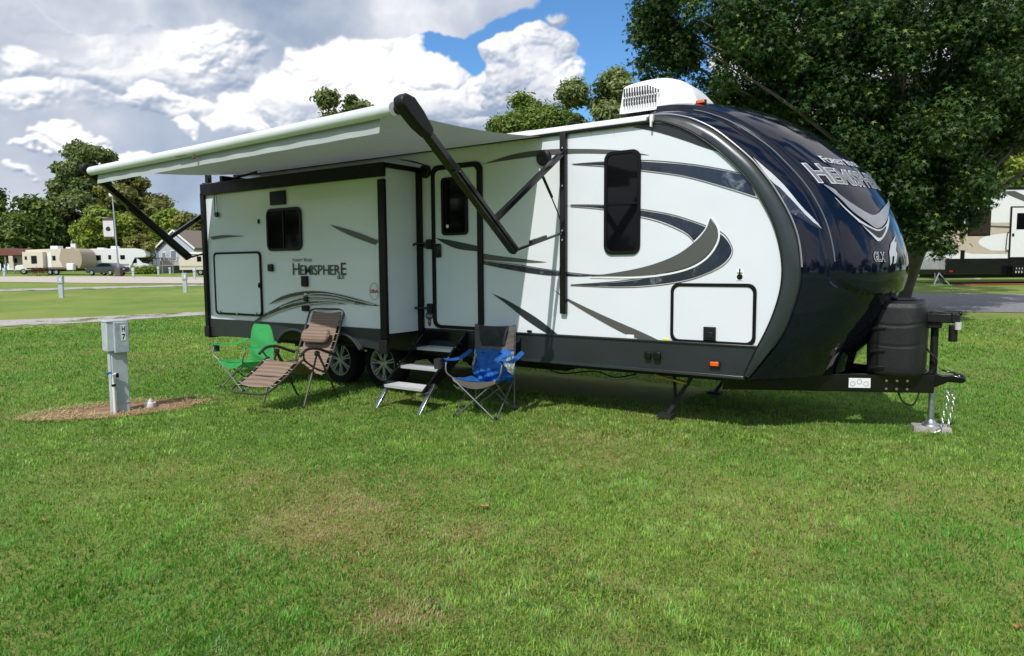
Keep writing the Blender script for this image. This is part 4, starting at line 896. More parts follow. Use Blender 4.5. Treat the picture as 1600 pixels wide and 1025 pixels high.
# ---- grass blades
def vnoise(x, y, sc, seed):
    g = np.random.default_rng(seed).random((256, 256)); u = x*sc+1000; v = y*sc+1000; i = np.floor(u).astype(int); j = np.floor(v).astype(int); fu = u-i; fv = v-j; fu = fu*fu*(3-2*fu); fv = fv*fv*(3-2*fv)
    G = lambda a, b: g[a % 256, b % 256]
    return G(i, j)*(1-fu)*(1-fv)+G(i+1, j)*fu*(1-fv)+G(i, j+1)*(1-fu)*fv+G(i+1, j+1)*fu*fv
def fbm(x, y, sc, seed, o=4): return sum(vnoise(x, y, sc*2**k, seed+k)*.5**k for k in range(o))/sum(.5**k for k in range(o))
def mesh_np(name, V_, faces_idx, sizes, col, m):
    me = bpy.data.meshes.new(name); me.vertices.add(len(V_)); me.vertices.foreach_set('co', V_.astype(np.float32).ravel())
    me.loops.add(len(faces_idx)); me.loops.foreach_set('vertex_index', faces_idx.astype(np.int32)); me.polygons.add(len(sizes))
    st_ = np.concatenate([[0], np.cumsum(sizes)[:-1]]).astype(np.int32); me.polygons.foreach_set('loop_start', st_); me.update(calc_edges=True)
    if col is not None:
        a = me.color_attributes.new('Col', 'FLOAT_COLOR', 'POINT'); a.data.foreach_set('color', np.concatenate([col, np.ones((len(col), 1))], 1).astype(np.float32).ravel())
    me.materials.append(m); o = bpy.data.objects.new(name, me); link(o); return o
def grass():
    N_ = 660000; N2 = 430000; r = RNG.random(N_); d0, d1 = 2.25, 24.0
    # more blades close by: density ~ 1/d^1.55
    e = .45; D = (d0**e+r*(d1**e-d0**e))**(1/e); th = RNG.uniform(-.80, .80, N_)
    a = np.tan(th)*D; x = CPOS[0]+FX*D+RX*a; y = CPOS[1]+FY*D+RY*a
    # thinner cover all round, outside the main field of view
    r2 = 17*np.sqrt(RNG.random(N2)); a2 = RNG.uniform(0, 2*PI, N2); x2 = CPOS[0]+r2*np.cos(a2); y2 = CPOS[1]+r2*np.sin(a2)
    D2 = x2*FX+(y2-CPOS[1])*FY; s2 = x2*RX+(y2-CPOS[1])*RY; o2 = (D2 < 2.25) | (np.abs(s2) > .98*D2)
    x = np.concatenate([x, x2[o2]]); y = np.concatenate([y, y2[o2]]); D = np.concatenate([D, np.maximum(np.hypot(x2, y2-CPOS[1])[o2], 9.0)]); a = np.concatenate([a, np.zeros(o2.sum())]); N_ = len(x)
    cl = fbm(x, y, 2.2, 3, 3); tuft = fbm(x, y, 9.0, 11, 2)
    gpA = gp(0, 515); gpB = gp(520, 480); gl_ = (x-gpA.x)*(gpB.y-gpA.y)-(y-gpA.y)*(gpB.x-gpA.x); far_ok = (D < 17.5) | (gl_ > 0)
    keep = far_ok & (D < 24) & ~((D > 15.5) & (a/D > .38)) & (ell(x, y) > .66+.50*RNG.random(N_)) & ~((x > -9.2) & (x < -3) & (y > 1.0) & (y < 2.44)) & (RNG.random(N_) < .55+.9*tuft)
    x, y, D, cl, tuft = x[keep], y[keep], D[keep], cl[keep], tuft[keep]; n = len(x)
    sc = (1+np.maximum(D-5, 0)*.13)*(1+.55*ss(.55, .80, fbm(x, y, 3.3, 71, 3))*(RNG.random(n) < .5))
    shade = fbm(x, y, .55, 21, 4); dry = fbm(x, y, 1.15, 31, 4)
    spots = np.zeros(n)
    for (sx, sy, sr, am) in ((-3.38, -3.67, .55, .9), (-3.75, -3.55, .45, .6), (-4.64, -3.43, .30, .8), (-4.1, -3.1, .35, .5), (-2.23, -4.40, .22, .9), (-3.14, -1.04, .9, .35), (-2.9, -1.4, .5, .3), (-2.55, -3.3, .25, .4), (-5.9, -3.9, .5, .4)): spots += am*np.exp(-((x-sx)**2+(y-sy)**2)/(sr*sr))
    dryp = np.clip(ss(.50, .80, dry)*.42+spots*.95+.035, 0, .95); isd = RNG.random(n) < dryp
    h = .66*(.026+.022*RNG.random(n)+.028*np.clip(cl-.35, 0, 1)+.02*np.clip(tuft-.5, 0, 1))*sc**.55*(1-.35*isd*RNG.random(n)); w = (.0015+.0019*RNG.random(n))*sc
    az = RNG.uniform(0, 2*PI, n); lean = np.abs(RNG.normal(0, .55, n))+.15+.7*isd*RNG.random(n)
    lz = RNG.normal(0, 1, n)*0+fbm(x, y, 6, 51, 2)*2*PI*1.5; az = np.where(RNG.random(n) < .45, lz, az)
    dx, dy = np.cos(az), np.sin(az); wx, wy = -dy*w, dx*w
    z0 = T(x, y)-.002
    m1 = .55*h; c1 = lean*.25*h; c2 = lean*.95*h; z1 = z0+m1*np.cos(lean*.3); z2 = z0+h*np.cos(np.minimum(lean*.75, 1.35))
    V_ = np.empty((n, 5, 3)); V_[:, 0] = np.stack([x-wx, y-wy, z0], 1); V_[:, 1] = np.stack([x+wx, y+wy, z0], 1)
    V_[:, 2] = np.stack([x+dx*c1+wx*.85, y+dy*c1+wy*.85, z1], 1); V_[:, 3] = np.stack([x+dx*c1-wx*.85, y+dy*c1-wy*.85, z1], 1); V_[:, 4] = np.stack([x+dx*c2, y+dy*c2, z2], 1)
    g1 = np.array([.150, .365, .046]); g2 = np.array([.310, .480, .085]); g3 = np.array([.080, .225, .040]); dr_ = np.array([.44, .36, .17]); dr2 = np.array([.30, .20, .10])
    t = np.clip((shade-.5)*3.4+.5+RNG.normal(0, .18, n), 0, 1)[:, None]; c = g1*(1-t)+g2*t; k = (RNG.random(n) < .22)[:, None]; c = np.where(k, g3, c); c = c*(1-.30*ss(.58, .30, tuft)[:, None])*(1-.12*ss(.5, .3, cl)[:, None])  # blades between tufts coloured darker, painting in the shade of the gaps
    q = RNG.random(n)[:, None]; c = np.where(isd[:, None], dr_*q+dr2*(1-q), c)*(.8+.4*RNG.random(n))[:, None]
    col = np.repeat(c[:, None, :], 5, 1)
    b = (np.arange(n)*5)[:, None]; idx = np.concatenate([b+np.array([0, 1, 2, 3]), b+np.array([3, 2, 4])], 1).ravel(); sizes = np.tile([4, 3], n)
    return mesh_np('grass', V_.reshape(-1, 3), idx, sizes, col.reshape(-1, 3), attr_mat('grass_blade', .45, .38, .35))
tag(grass(), 'short mown green grass blades with dry tan patches all over the lawn', 'grass', kind='stuff')
# straw on the dirt patch
def straw():
    n = 4200; t = RNG.random(n)*2*PI; r = np.sqrt(RNG.uniform(.25, 1.15, n)); lx = r*.98*np.cos(t); ly = r*.52*np.sin(t); k = (lx < .2) | (RNG.random(n) < .3); lx, ly = lx[k], ly[k]; n = len(lx)
    x = EC[0]+lx*math.cos(EA)-ly*math.sin(EA); y = EC[1]+lx*math.sin(EA)+ly*math.cos(EA); a = RNG.random(n)*2*PI; L = RNG.uniform(.02, .075, n); w = .0022
    z = .018+.02*RNG.random(n); dx, dy = np.cos(a)*L, np.sin(a)*L; V_ = np.empty((n, 4, 3)); dzz = RNG.normal(0, .012, n)
    V_[:, 0] = np.stack([x-np.sin(a)*w, y+np.cos(a)*w, z], 1); V_[:, 1] = np.stack([x+np.sin(a)*w, y-np.cos(a)*w, z], 1); V_[:, 2] = np.stack([x+dx+np.sin(a)*w, y+dy-np.cos(a)*w, np.maximum(z+dzz, .012)], 1); V_[:, 3] = np.stack([x+dx-np.sin(a)*w, y+dy+np.cos(a)*w, np.maximum(z+dzz, .012)], 1)
    c = np.array([.60, .46, .23])*RNG.uniform(.6, 1.1, (n, 1)); b = (np.arange(n)*4)[:, None]
    return mesh_np('straw', V_.reshape(-1, 3), (b+np.arange(4)).ravel(), np.full(n, 4), np.repeat(c[:, None], 4, 1).reshape(-1, 3), attr_mat('straw_blade', .7, .1, .2))
tag(straw(), 'dry straw scattered over the bare earth by the hook-up post', 'straw', kind='stuff')
def leaf_litter():
    n = 40; 
    for k in range(7):
        px, py = ((757, 798), (1590, 990), (70, 820), (1235, 700), (905, 735), (1448, 640), (1180, 870))[k]; p = gp(px, py); q = MB(); a = random.random()*6; s = .022+.012*random.random()
        pts = [(p.x+s*math.cos(a+t)*(1 if i % 2 else .45), p.y+s*math.sin(a+t)*(1 if i % 2 else .45), p.z+.035+.008*math.sin(i*2.1)) for i, t in enumerate(np.linspace(0, 2*PI, 11)[:-1])]
        q.add(pts+[(p.x, p.y, p.z+.030)], [(i, (i+1) % 10, 10) for i in range(10)]); o = q.build('fallen_leaf', mat('dead_leaf', (.34, .17, .05), .7), None, smooth=0)
        tag(o, LEAFL[k], 'leaf', 'fallen leaves on the lawn')
LEAFL = ['orange brown fallen leaf on the lawn in front of the steps and blue chair', 'brown fallen leaf in the lower right corner of the photo', 'small brown leaf on the grass below the hook-up post, nearest the left edge', 'small brown leaf on the grass in front of the cargo hatch end of the trailer', 'brown leaf on the lawn in the middle of the photo, right of the dry patches', 'tan leaf lying in the shadow under the hitch frame beside the jack', 'brown leaf in the bright lawn at the lower right, left of the corner leaf']
leaf_litter()
# ================================================================== FOREGROUND THINGS
# hook-up post
grey_pt = mat('weathered_grey_paint', (.42, .46, .48), .55, var=.16, vs_=7, dirt=.18); pvc = mat('white_pvc', (.72, .70, .64), .4, var=.06, dirt=.25)
PB = Vector((-8.15, -2.70, 0)); pr_ = tag(root('hookup_post', PB, R_(80), True), 'grey electrical hook-up post marked H 7 standing in bare earth beside the trailer', 'utility post')
q = MB(); q.box((0, 0, .36), (.165, .120, .78)); q.build('post', grey_pt, pr_, bevel=.006, local=True)
q = MB(); q.box((-.09, .0, .36), (.010, .09, .72)); q.box((0, -.063, .13), (.16, .006, .012)); build_split(q, 'seam', grey_pt, pr_, local=True)
q = MB(); q.box((-.02, .0, .885), (.215, .19, .33)); q.box((-.02, .0, 1.055), (.228, .205, .022)); hb = q.build('meter_box', grey_pt, pr_, bevel=.008, local=True)
q = MB(); q.box((.012, -.115, .875), (.150, .045, .345)); q.build('box_door', mat('dirty_grey_door', (.36, .41, .45), .5, var=.3, vs_=12, dirt=.35), hb, bevel=.008, local=True)
q = MB(); q.box((.030, -.139, .970), (.048, .003, .085)); q.box((.030, -.139, .883), (.048, .003, .085)); build_split(q, 'number_plate', white_dec, hb, local=True)
for ch, z in (('H', .941), ('7', .854)):
    V_, F_, w = text2d(ch, bold=.03); mx = max(v[1] for v in V_); q = MB(); q.add([(.030-.015+v[0]/w*.030, -.1415, z+v[1]/mx*.060) for v in V_], F_); q.build('digit', gloss_blk, hb, smooth=0, recalc=False, local=True)
q = MB(); q.tube([(-.085, -.092, .0), (-.085, -.092, .36)], .018, 14); q.tube([(-.085, -.092, .36), (-.092, -.092, .47)], .014, 12); q.tube([(-.105, -.092, .455), (-.055, -.105, .47)], .013, 10); q.build('water_pipe', pvc, pr_, local=True)
q = MB(); q.lathe([(.024, 0), (.024, .025), (.02, .025)], (-.085, -.092, .33), 'z', 14); q.box((-.05, -.115, .45), (.025, .025, .05)); build_split(q, 'hose_clamp', trimblk, pr_, local=True)
q = MB(); q.box((-.125, -.10, .485), (.05, .02, .02)); q.box((-.142, -.10, .48), (.022, .028, .032)); q.build('tap_handle', mat('blue_plastic', (.02, .13, .42), .4), pr_, bevel=.004, local=True)
q = MB(); q.lathe([(.001, .085), (.030, .085), (.032, .06), (.062, .058), (.066, .02), (.06, .0), (.06, -.02)], (0, 0, 0), 'z', 20)
sc_ = tag(root('sewer_cap', gp(235, 638)+Vector((0, 0, .01)), 0, True), 'white plastic sewer cap on the bare earth right of the hook-up post', 'pipe cap'); q.build('cap_body', pvc, sc_, local=True)
q = MB(); q.box((0, 0, .093), (.05, .018, .02)); q.build('cap_grip', pvc, sc_, bevel=.003, local=True)
q = MB(); blkc = MB(); jb = gp(1447, 661); blkc.box((0, 0, .018), (.34, .20, .075), taper=.93)
o = blkc.build('wooden_block', mat('weathered_wood', (.34, .31, .28), .8, var=.25, vs_=9, bump=.6), None, bevel=.006, local=True); o.location = (-.43, 1.22, -.002); o.rotation_euler = (0, 0, .3); tag(o, 'grey weathered wooden block under the foot of the tongue jack', 'block')
# camp chairs
def cloth(name, c, var=.1, trans=.12): return mat(name, c, .75, var=var, vs_=9, bump=.35, bs=30, trans=trans)
def camp_chair(name, label, loc, rz, cols, big=False):
    r = tag(root(name, loc, rz, True), label, 'camp chair', 'folding camp chairs beside the trailer')
    W2, Dp = (.30, .25) if not big else (.285, .27); sh = .40 if not big else .43; bt = .86 if not big else .98; seatm, backm, topm, tubem = cols
    ft = {(-1, -1): (-W2*.85, -Dp, 0), (1, -1): (W2*.85, -Dp, 0), (-1, 1): (-W2*.85, Dp, 0), (1, 1): (W2*.85, Dp, 0)}
    tp = {(-1, -1): (-W2*.88, -Dp*1.02, sh), (1, -1): (W2*.88, -Dp*1.02, sh), (-1, 1): (-W2*.82, Dp*.95, sh-.06), (1, 1): (W2*.82, Dp*.95, sh-.06)}
    for a, b in (((-1, -1), (1, -1)), ((1, -1), (1, 1)), ((1, 1), (-1, 1)), ((-1, 1), (-1, -1))):
        for s, e in ((a, b), (b, a)):
            q = MB(); off = .008 if s is a else -.008; p0 = Vector(ft[s]); p1 = Vector(tp[e]); q.tube([p0+Vector((off, off, .01)), p1+Vector((off, off, 0))], .0085, 8); q.build('leg', tubem, r, local=True)
    for k in ft: q = MB(); f = ft[k]; q.lathe([(.022, 0), (.024, .012), (.014, .035)], (f[0], f[1], 0), 'z', 10); q.build('foot', blk_pl, r, local=True)
    for sx in (-1, 1):
        q = MB(); q.tube([ft[(sx, 1)], (sx*W2*.84, Dp*1.02, sh), (sx*W2*.86, Dp*1.12, bt)], .009, 8); q.build('back_post', tubem, r, local=True)
        q = MB(); q.tube(spline([tp[(sx, -1)], (sx*W2*1.12, -Dp*1.15, sh+.07), (sx*W2*1.16, -Dp*1.05, sh+.18), (sx*W2*1.18, -Dp*.8, sh+.215)], 4), .009, 8); q.build('arm_post', tubem, r, local=True)
        q = MB(); q.grid(lambda u, v: (sx*(W2*1.20-.02*u+(v-.5)*.075), -Dp*1.25+u*(Dp*2.35), sh+.215+.03*u-.045*math.sin(PI*u)-.012*math.cos(v*PI*2)), 14, 6); q.build('armrest', seatm, r, local=True)
    # seat sags between the four tops
    def seat(u, v):
        x = (u-.5)*2*W2*.88; y = -Dp*1.05+v*Dp*2.0; sag = .075*math.sin(PI*u)*math.sin(PI*min(v*1.1, 1))+.02*math.sin(PI*u); wr = .006*math.sin(u*23+v*9)*math.sin(PI*v); return (x, y, sh-.05*v-sag+wr)
    q = MB(); q.grid(seat, 20, 20); q.build('seat', seatm, r, local=True)
    q = MB(); q.grid(lambda u, v: ((u-.5)*2*W2*.89, -Dp*1.055-.004*v, sh-.028*math.sin(PI*u)*1-.030*v-.045*math.sin(PI*u)*v*1), 16, 3); q.build('seat_edge', topm, r, local=True)
    return r, W2, Dp, sh, bt
steel = mat('grey_steel_tube', (.34, .35, .36), .35, metal=.8, var=.1); dksteel = mat('dark_steel_tube', (.06, .06, .065), .35, metal=.6, var=.1)
green = cloth('green_canvas', (.045, .38, .10), .12, .2)
r, W2, Dp, sh, bt = camp_chair('camp_chair', 'bright green folding camp chair with steel legs, leftmost seat', (-8.40, -.86, 0), R_(0), (green, green, green, steel))
q = MB()
def bk(u, v):
    x = (u-.5)*2*W2*.86; z = sh-.05+v*(bt-sh+.05); y = Dp*(.93+.2*v)-.05*math.sin(PI*u)*math.sin(PI*v*.9)-.02*math.sin(PI*u)+.012*math.sin(v*14+u*5)*math.sin(PI*u)*(1-v); return (x, y-.012, z)
q.grid(bk, 20, 24); q.build('backrest', green, r, local=True)
q = MB(); q.lathe([(.045, 0), (.045, .10)], (-.40, -.20, .50), 'z', 16); q.build('cup_holder', cloth('dark_mesh', (.03, .06, .05)), r, local=True)
blue = cloth('blue_nylon', (.008, .105, .36), .15, .06); char = cloth('charcoal_nylon', (.022, .022, .026), .15, .03); taupe = cloth('taupe_nylon', (.10, .085, .075), .12, .03); ltg = cloth('pale_grey_nylon', (.48, .50, .48), .06, .1)
r, W2, Dp, sh, bt = camp_chair('camp_chair', 'blue and charcoal padded camp chair right of the entry steps', (-4.60, -.50, 0), R_(12), (blue, blue, taupe, mat('worn_steel_tube', (.22, .22, .23), .35, metal=.7, var=.15)), True)
def wr_(u, v): return .010*math.sin(u*17+v*11)+.008*math.sin(v*29-u*13)+.006*math.sin(u*41+v*5)
def bb(u, v, x0=-1, x1=1, z0=0, z1=1, bul=1.0, push=0):
    xx = x0+(x1-x0)*u; vz = z0+(z1-z0)*v; wd = W2*(.80+.08*vz+.10*math.exp(-((vz-.25)/.2)**2)*bul); top = .02*(1-xx*xx) if vz > .98 else 0
    y = Dp*(.90+.22*vz)-.03*(1-xx*xx)-(.17*math.exp(-((vz-.22)/.24)**2)*(1-abs(xx)**3))*bul+wr_(u, v)*(1.5 if vz < .5 else .3)
    return (xx*wd, y-push-.012, sh-.09+vz*(bt-sh+.09)-top)
q = MB(); q.grid(lambda u, v: bb(u, v, -.99, .99, 0, .60), 40, 34); q.build('backrest', blue, r, local=True)
q = MB(); q.grid(lambda u, v: bb(u, v, -1, 1, .56, 1.0, push=.006), 24, 16); q.build('head_rest', taupe, r, local=True)
q = MB(); q.grid(lambda u, v: bb(.5+(u-.5)*(1-.22*(1-v)), v, -.74, .74, .62, 1.0, push=.03*math.sin(PI*v)+.012), 20, 12); q.build('head_pad', char, r, local=True)
for sx in (-1, 1): q = MB(); q.grid(lambda u, v: bb(u, v, sx*1.0, sx*(1.0-.30*math.sin(PI*v)), .12, .56, push=.012), 8, 16); q.build('side_panel', ltg, r, local=True)
q = MB(); q.lathe([(.048, 0), (.052, .11)], (-.42, -.30, .53), 'z', 16); q.build('cup_holder', char, r, local=True)
q = MB(); q.grid(lambda u, v: (-.30+.10*u, -.20+.12*v-.05*u, .34-.07*v+.01*math.sin(u*6)), 6, 6); q.build('care_tag', ltg, r, local=True)
# reclining lounger
rl = tag(root('reclining_chair', (-6.92, -1.16, 0), R_(10), True), 'brown zero gravity recliner with footrest, between green chair and steps', 'recliner')
brt = mat('bronze_tube', (.075, .060, .052), .4, metal=.35, var=.12); txt_m = mwave('brown_sling', (.25, .170, .125), (.175, .118, .088), 9.0, 'Z', .75, .2)
HW = .275
side = [(-.86, .27), (-.80, .285), (-.52, .42), (-.27, .555), (-.12, .54), (.02, .40), (.12, .34), (.20, .40), (.34, .68), (.52, 1.03), (.545, 1.075)]
def rail(sx, pts, ins=0): return [(sx*(HW-ins), p[0], p[1]) for p in spline(pts, 6)]
leg_s = [(-.80, .285), (-.55, .40), (-.30, .545), (-.22, .565)]
seat_s = [(-.20, .50), (-.05, .41), (.10, .34), (.16, .36)]
back_s = [(.14, .36), (.22, .46), (.36, .72), (.50, 1.00), (.53, 1.06)]
# frame loops
q = MB(); L = rail(-1, leg_s); Rr = rail(1, leg_s); q.tube([L[-1]]+L[::-1]+[(-HW+.03, -.845, .262), (-HW+.09, -.862, .254), (HW-.09, -.862, .254), (HW-.03, -.845, .262)]+Rr, .0125, 10); q.build('foot_frame', brt, rl, local=True)
q = MB(); L = rail(-1, back_s); Rr = rail(1, back_s); q.tube(L+[(-HW+.025, .545, 1.095), (-HW+.08, .552, 1.11), (HW-.08, .552, 1.11), (HW-.025, .545, 1.095)]+Rr[::-1], .0125, 10); q.build('back_frame', brt, rl, local=True)
q = MB()
for sx in (-1, 1): q.tube(rail(sx, [(-.24, .56), (-.05, .44), (.16, .36)]), .0125, 8)
q.tube([(-HW, -.55, .40), (HW, -.55, .40)], .008, 6); build_split(q, 'seat_frame', brt, rl, local=True)
def sling(P, x0=-.215, x1=.215, th=0): 
    C = spline(P, 8); n = len(C)-1; q = MB(); q.grid(lambda u, v: ((x0+(x1-x0)*v)*(1-.03*math.sin(PI*u)), C[int(round(u*n))][0]+.0, C[int(round(u*n))][1]-.022*math.sin(PI*v)+.003*math.sin(u*50)), n, 10); return q
full = [(-.74, .325), (-.52, .43), (-.30, .55), (-.20, .52), (-.05, .42), (.08, .35), (.16, .37), (.24, .50), (.36, .72), (.48, .96), (.535, 1.085)]
sling(full, -.225, .225).build('sling_seat', txt_m, rl, local=True)
q = MB()
def pil(u, v):
    a = u*2*PI; e = (1-abs(2*v-1)**6)**.5; x = (v-.5)*.44; s_, c_ = math.sin(a), math.cos(a); py_, pz_ = .045*c_*e, .095*s_*e*1.0
    t = R_(-62); return (x, .345-.045+py_*math.cos(R_(28))+pz_*math.sin(R_(28)), .79+pz_*math.cos(R_(28))-py_*math.sin(R_(28)))
q.grid(pil, 20, 16, True); q.build('pillow', txt_m, rl, local=True)
q = MB()
for sx in (-1, 1):
    C = spline(full, 5); m_ = 26
    for k in range(m_):
        p = C[int(k/m_*(len(C)-1))]; z = .012*(1 if k % 2 else -1); q.tube([(sx*.218, p[0], p[1]-.004), (sx*HW, p[0]+z, p[1]-.002+z*.6)], .0035, 5)
build_split(q, 'lacing', mat('cream_cord', (.55, .50, .42), .7), rl, local=True)
for sx in (-1, 1):
    xo = sx*(HW+.035)
    q = MB(); q.tube(spline([(xo, -.34, .62), (xo, -.22, .685), (xo, -.05, .68), (xo, .10, .63), (xo, .26, .575)], 5), [.018]*21, 10); q.build('armrest', blk_pl if 0 else mat('dark_brown_plastic', (.035, .028, .026), .4), rl, local=True)
    for nm, pts in (('leg', [(xo, -.045, .62), (xo, -.30, .03), (xo, -.33, .012)]), ('leg', [(xo+sx*.016, -.045, .62), (xo+sx*.016, .30, .03), (xo+sx*.016, .33, .012)])):
        q = MB(); q.tube(pts, .0125, 8); q.build(nm, brt, rl, local=True)
    q = MB(); q.tube([(sx*HW, -.24, .56), (xo, -.28, .64)], .011, 8); q.tube([(xo, .26, .575), (sx*HW, .31, .62)], .011, 8); q.lathe([(.001, .02), (.03, .018), (.032, -.018), (.001, -.02)], (xo, -.045, .62), 'x', 14); q.tube([(xo, -.045, .62), (xo, .10, .40)], .010, 8); build_split(q, 'hinge', brt, rl, local=True)
q = MB(); q.grid(lambda u, v: (.02+.06*u, .12+.01*v, .32-.08*v), 3, 3); q.build('care_tag', ltg, rl, local=True)
# ================================================================== TREES
leaf_star = attr_mat('leaf_near', .5, .22, .28); leaf_far = attr_mat('leaf_far', .6, .30, .3)
bark = mat('bark', (.12, .10, .08), .9, var=.35, vs_=5, bump=1.0, bs=14)
def leaves(name, C, Rd, n, size, cols, m, star=False, rng=None, flat=.6, thick=.55):
    """n leaves spread through clumps (centres C, radii Rd)"""
    rng = rng or RNG; C = np.array(C, float); Rd = np.array(Rd, float); p = Rd**2.2; p = p/p.sum(); k = rng.choice(len(C), n, p=p)
    d = rng.normal(0, 1, (n, 3)); d /= np.linalg.norm(d, axis=1)[:, None]; r = (rng.random(n)**thick)[:, None]*(1+.18*rng.normal(0, 1, (n, 1)))
    P = C[k]+d*r*Rd[k][:, None]*np.array([1, 1, flat+.15])
    # twig-like streaks: pull leaves towards a few directions per clump
    N1 = d*.7+rng.normal(0, .55, (n, 3))+np.array([0, 0, .55]); N1 /= np.linalg.norm(N1, axis=1)[:, None]
    t = rng.normal(0, 1, (n, 3)); t -= (t*N1).sum(1)[:, None]*N1; t /= np.linalg.norm(t, axis=1)[:, None]; b = np.cross(N1, t)
    s = size*rng.uniform(.65, 1.25, n)[:, None]
    cl = rng.random(len(C))[k]; q = np.clip(cl**1.6*1.0+rng.normal(.05, .13, n), 0, 1)[:, None]; c = np.array(cols[0])*(1-q)+np.array(cols[1])*q
    if len(cols) > 2: y = (rng.random(n) < .06)[:, None]; c = np.where(y, np.array(cols[2]), c)
    c = c*rng.uniform(.75, 1.25, (n, 1))
    if star:
        a = np.array([0, 36, 72, 108, 144, 180, 216, 252, 288, 324])*PI/180; rr = np.array([1, .30, .92, .28, .72, .24, .72, .28, .92, .30])
        L = np.stack([np.cos(a)*rr, np.sin(a)*rr, -.18*rr**2+.10*(np.arange(10) % 2)], 1); L = np.concatenate([L, [[0, 0, 0]]])
        V_ = P[:, None]+s[:, None]*(L[None, :, 0:1]*t[:, None]+L[None, :, 1:2]*b[:, None]+L[None, :, 2:3]*N1[:, None])
        f = np.array([[10, 9, 0, 1], [10, 1, 2, 3], [10, 3, 4, 5], [10, 5, 6, 7], [10, 7, 8, 9]]); base = (np.arange(n)*11)[:, None, None]
        idx = (base+f[None]).ravel(); sizes = np.full(n*5, 4); col = np.repeat(c[:, None], 11, 1)
    else:
        L = np.array([[1, 0, -.15], [0, .5, .12], [-1, 0, -.15], [0, -.5, .12]]); V_ = P[:, None]+s[:, None]*(L[None, :, 0:1]*t[:, None]+L[None, :, 1:2]*b[:, None]+L[None, :, 2:3]*N1[:, None])
        idx = ((np.arange(n)*4)[:, None]+np.arange(4)).ravel(); sizes = np.full(n, 4); col = np.repeat(c[:, None], 4, 1)
    return mesh_np(name, V_.reshape(-1, 3), idx, sizes, col.reshape(-1, 3), m)
def attach(o, parent, org):
    o.parent = parent; o.matrix_parent_inverse = Matrix.Translation(-Vector(org)); return o
def limbs(base, C, Rd, r0, fork_h, rng, lean=(0, 0), nl=9):
    mb = MB(); b = Vector(base); top = b+Vector((lean[0], lean[1], fork_h)); mid = (b+top)/2+Vector((rng.normal(0, .1), rng.normal(0, .1), 0))
    mb.tube(spline([b-Vector((0, 0, .2)), b+Vector((0, 0, .15)), mid, top], 4), np.interp(np.linspace(0, 1, 13), [0, .15, 1], [r0*1.5, r0, r0*.72]), 9)
    idx = rng.choice(len(C), min(nl, len(C)), replace=False)
    for i in idx:
        e = Vector(C[i]); m1 = top.lerp(e, .45)+Vector((rng.normal(0, .3), rng.normal(0, .3), .4)); st_ = b.lerp(top, rng.uniform(.7, 1.0))
        mb.tube(spline([st_, m1, e], 5), np.linspace(r0*.5, r0*.08, 11), 6)
    return mb
def crown_pts(c, rx, rz, n, rng, cr=.30, shell=.55, squash=1.0):
    C, R2 = [], []
    for _ in range(n):
        d = rng.normal(0, 1, 3); d /= np.linalg.norm(d); k = shell+(1.16-shell)*rng.random()
        if d[2] < -.5: k *= .75
        p = np.array(c)+d*np.array([rx, rx*squash, rz])*k*(1-cr*.6); C.append(p); R2.append(rx*cr*rng.uniform(.6, 1.25)*1.12)
    return C, R2
TREES = 0
def tree(name, label, px, D, ytop, ybot, wpx, cols, n, lsize, seed, group, ncl=26, trunk_h=None, cr=.30, lean=(0, 0), z0=None, squash=.8, cat='tree', shell=.5, nl=8):
    rng = np.random.default_rng(seed); base = at(px, D); s = D/FPX; hz = 416.5+(800-px)*.0068
    zt = CPOS[2]+(hz-ytop)*s; zb = CPOS[2]+(hz-ybot)*s; rx = wpx*s; rz = (zt-zb)/2
    C, Rd = crown_pts((base.x+lean[0], base.y+lean[1], (zt+zb)/2), rx, rz, ncl, rng, cr, shell, squash)
    r = root(name, base); tag(r, label, cat, group)
    attach(leaves('crown', C, Rd, n, lsize, cols, leaf_far, False, rng), r, base)
    tm = limbs(base, C, Rd, max(.10, rx*.05), (zb-base.z)+rz*.4, rng, lean, nl); attach(tm.build('trunk', bark, None, recalc=False), r, base); return r
GD = ((.07, .125, .026), (.16, .23, .052)); GO = ((.14, .155, .042), (.26, .26, .075)); GY = ((.15, .23, .035), (.31, .37, .065)); GG = ((.11, .16, .05), (.23, .27, .105))
LB = 'trees behind the parked campers'
tree('tree', 'dark green tree at the far left edge of the photo', 8, 112, 304, 424, 48, GD, 15000, .40, 1, LB, 34)
tree('tree', 'dark rounded tree between the left edge and the beige camper', 62, 108, 312, 424, 56, GD, 20000, .38, 2, LB, 36)
tree('tree', 'mid green tree just left of the tallest far tree', 104, 116, 318, 420, 44, GG, 14000, .40, 3, LB, 30)
tree('tree', 'tallest far tree, rising behind the rear end of the awning', 150, 118, 222, 416, 62, GG, 40000, .38, 4, LB, 60, cr=.22)
tree('tree', 'low green tree filling in below the tallest far tree', 128, 110, 300, 424, 46, GG, 18000, .36, 12, LB, 34)
tree('tree', 'bushy yellow green tree behind the lamp post and motorhome', 172, 104, 316, 426, 56, GY, 22000, .36, 5, LB, 36)
tree('tree', 'olive tree right of the tallest far tree', 208, 112, 262, 415, 56, GO, 30000, .38, 6, LB, 44, cr=.25)
tree('tree', 'brownish green tree behind the grey house roof', 242, 110, 300, 420, 50, GO, 18000, .38, 7, LB, 34)
tree('tree', 'bright yellow green tree under the raised awning arm', 268, 102, 322, 415, 36, GY, 14000, .34, 8, LB)
tree('tree', 'sparse olive tree next to the rear corner of the white trailer', 306, 98, 326, 420, 34, GO, 10000, .32, 9, LB)
tree('tree', 'thin leafed small tree over the deck of the grey house', 222, 88, 358, 424, 28, GO, 6500, .24, 10, LB)
tree('tree', 'low dark tree beyond the open shelter', 34, 104, 345, 424, 42, GD, 9000, .36, 11, LB)
LC = 'treetops showing above the white trailer'
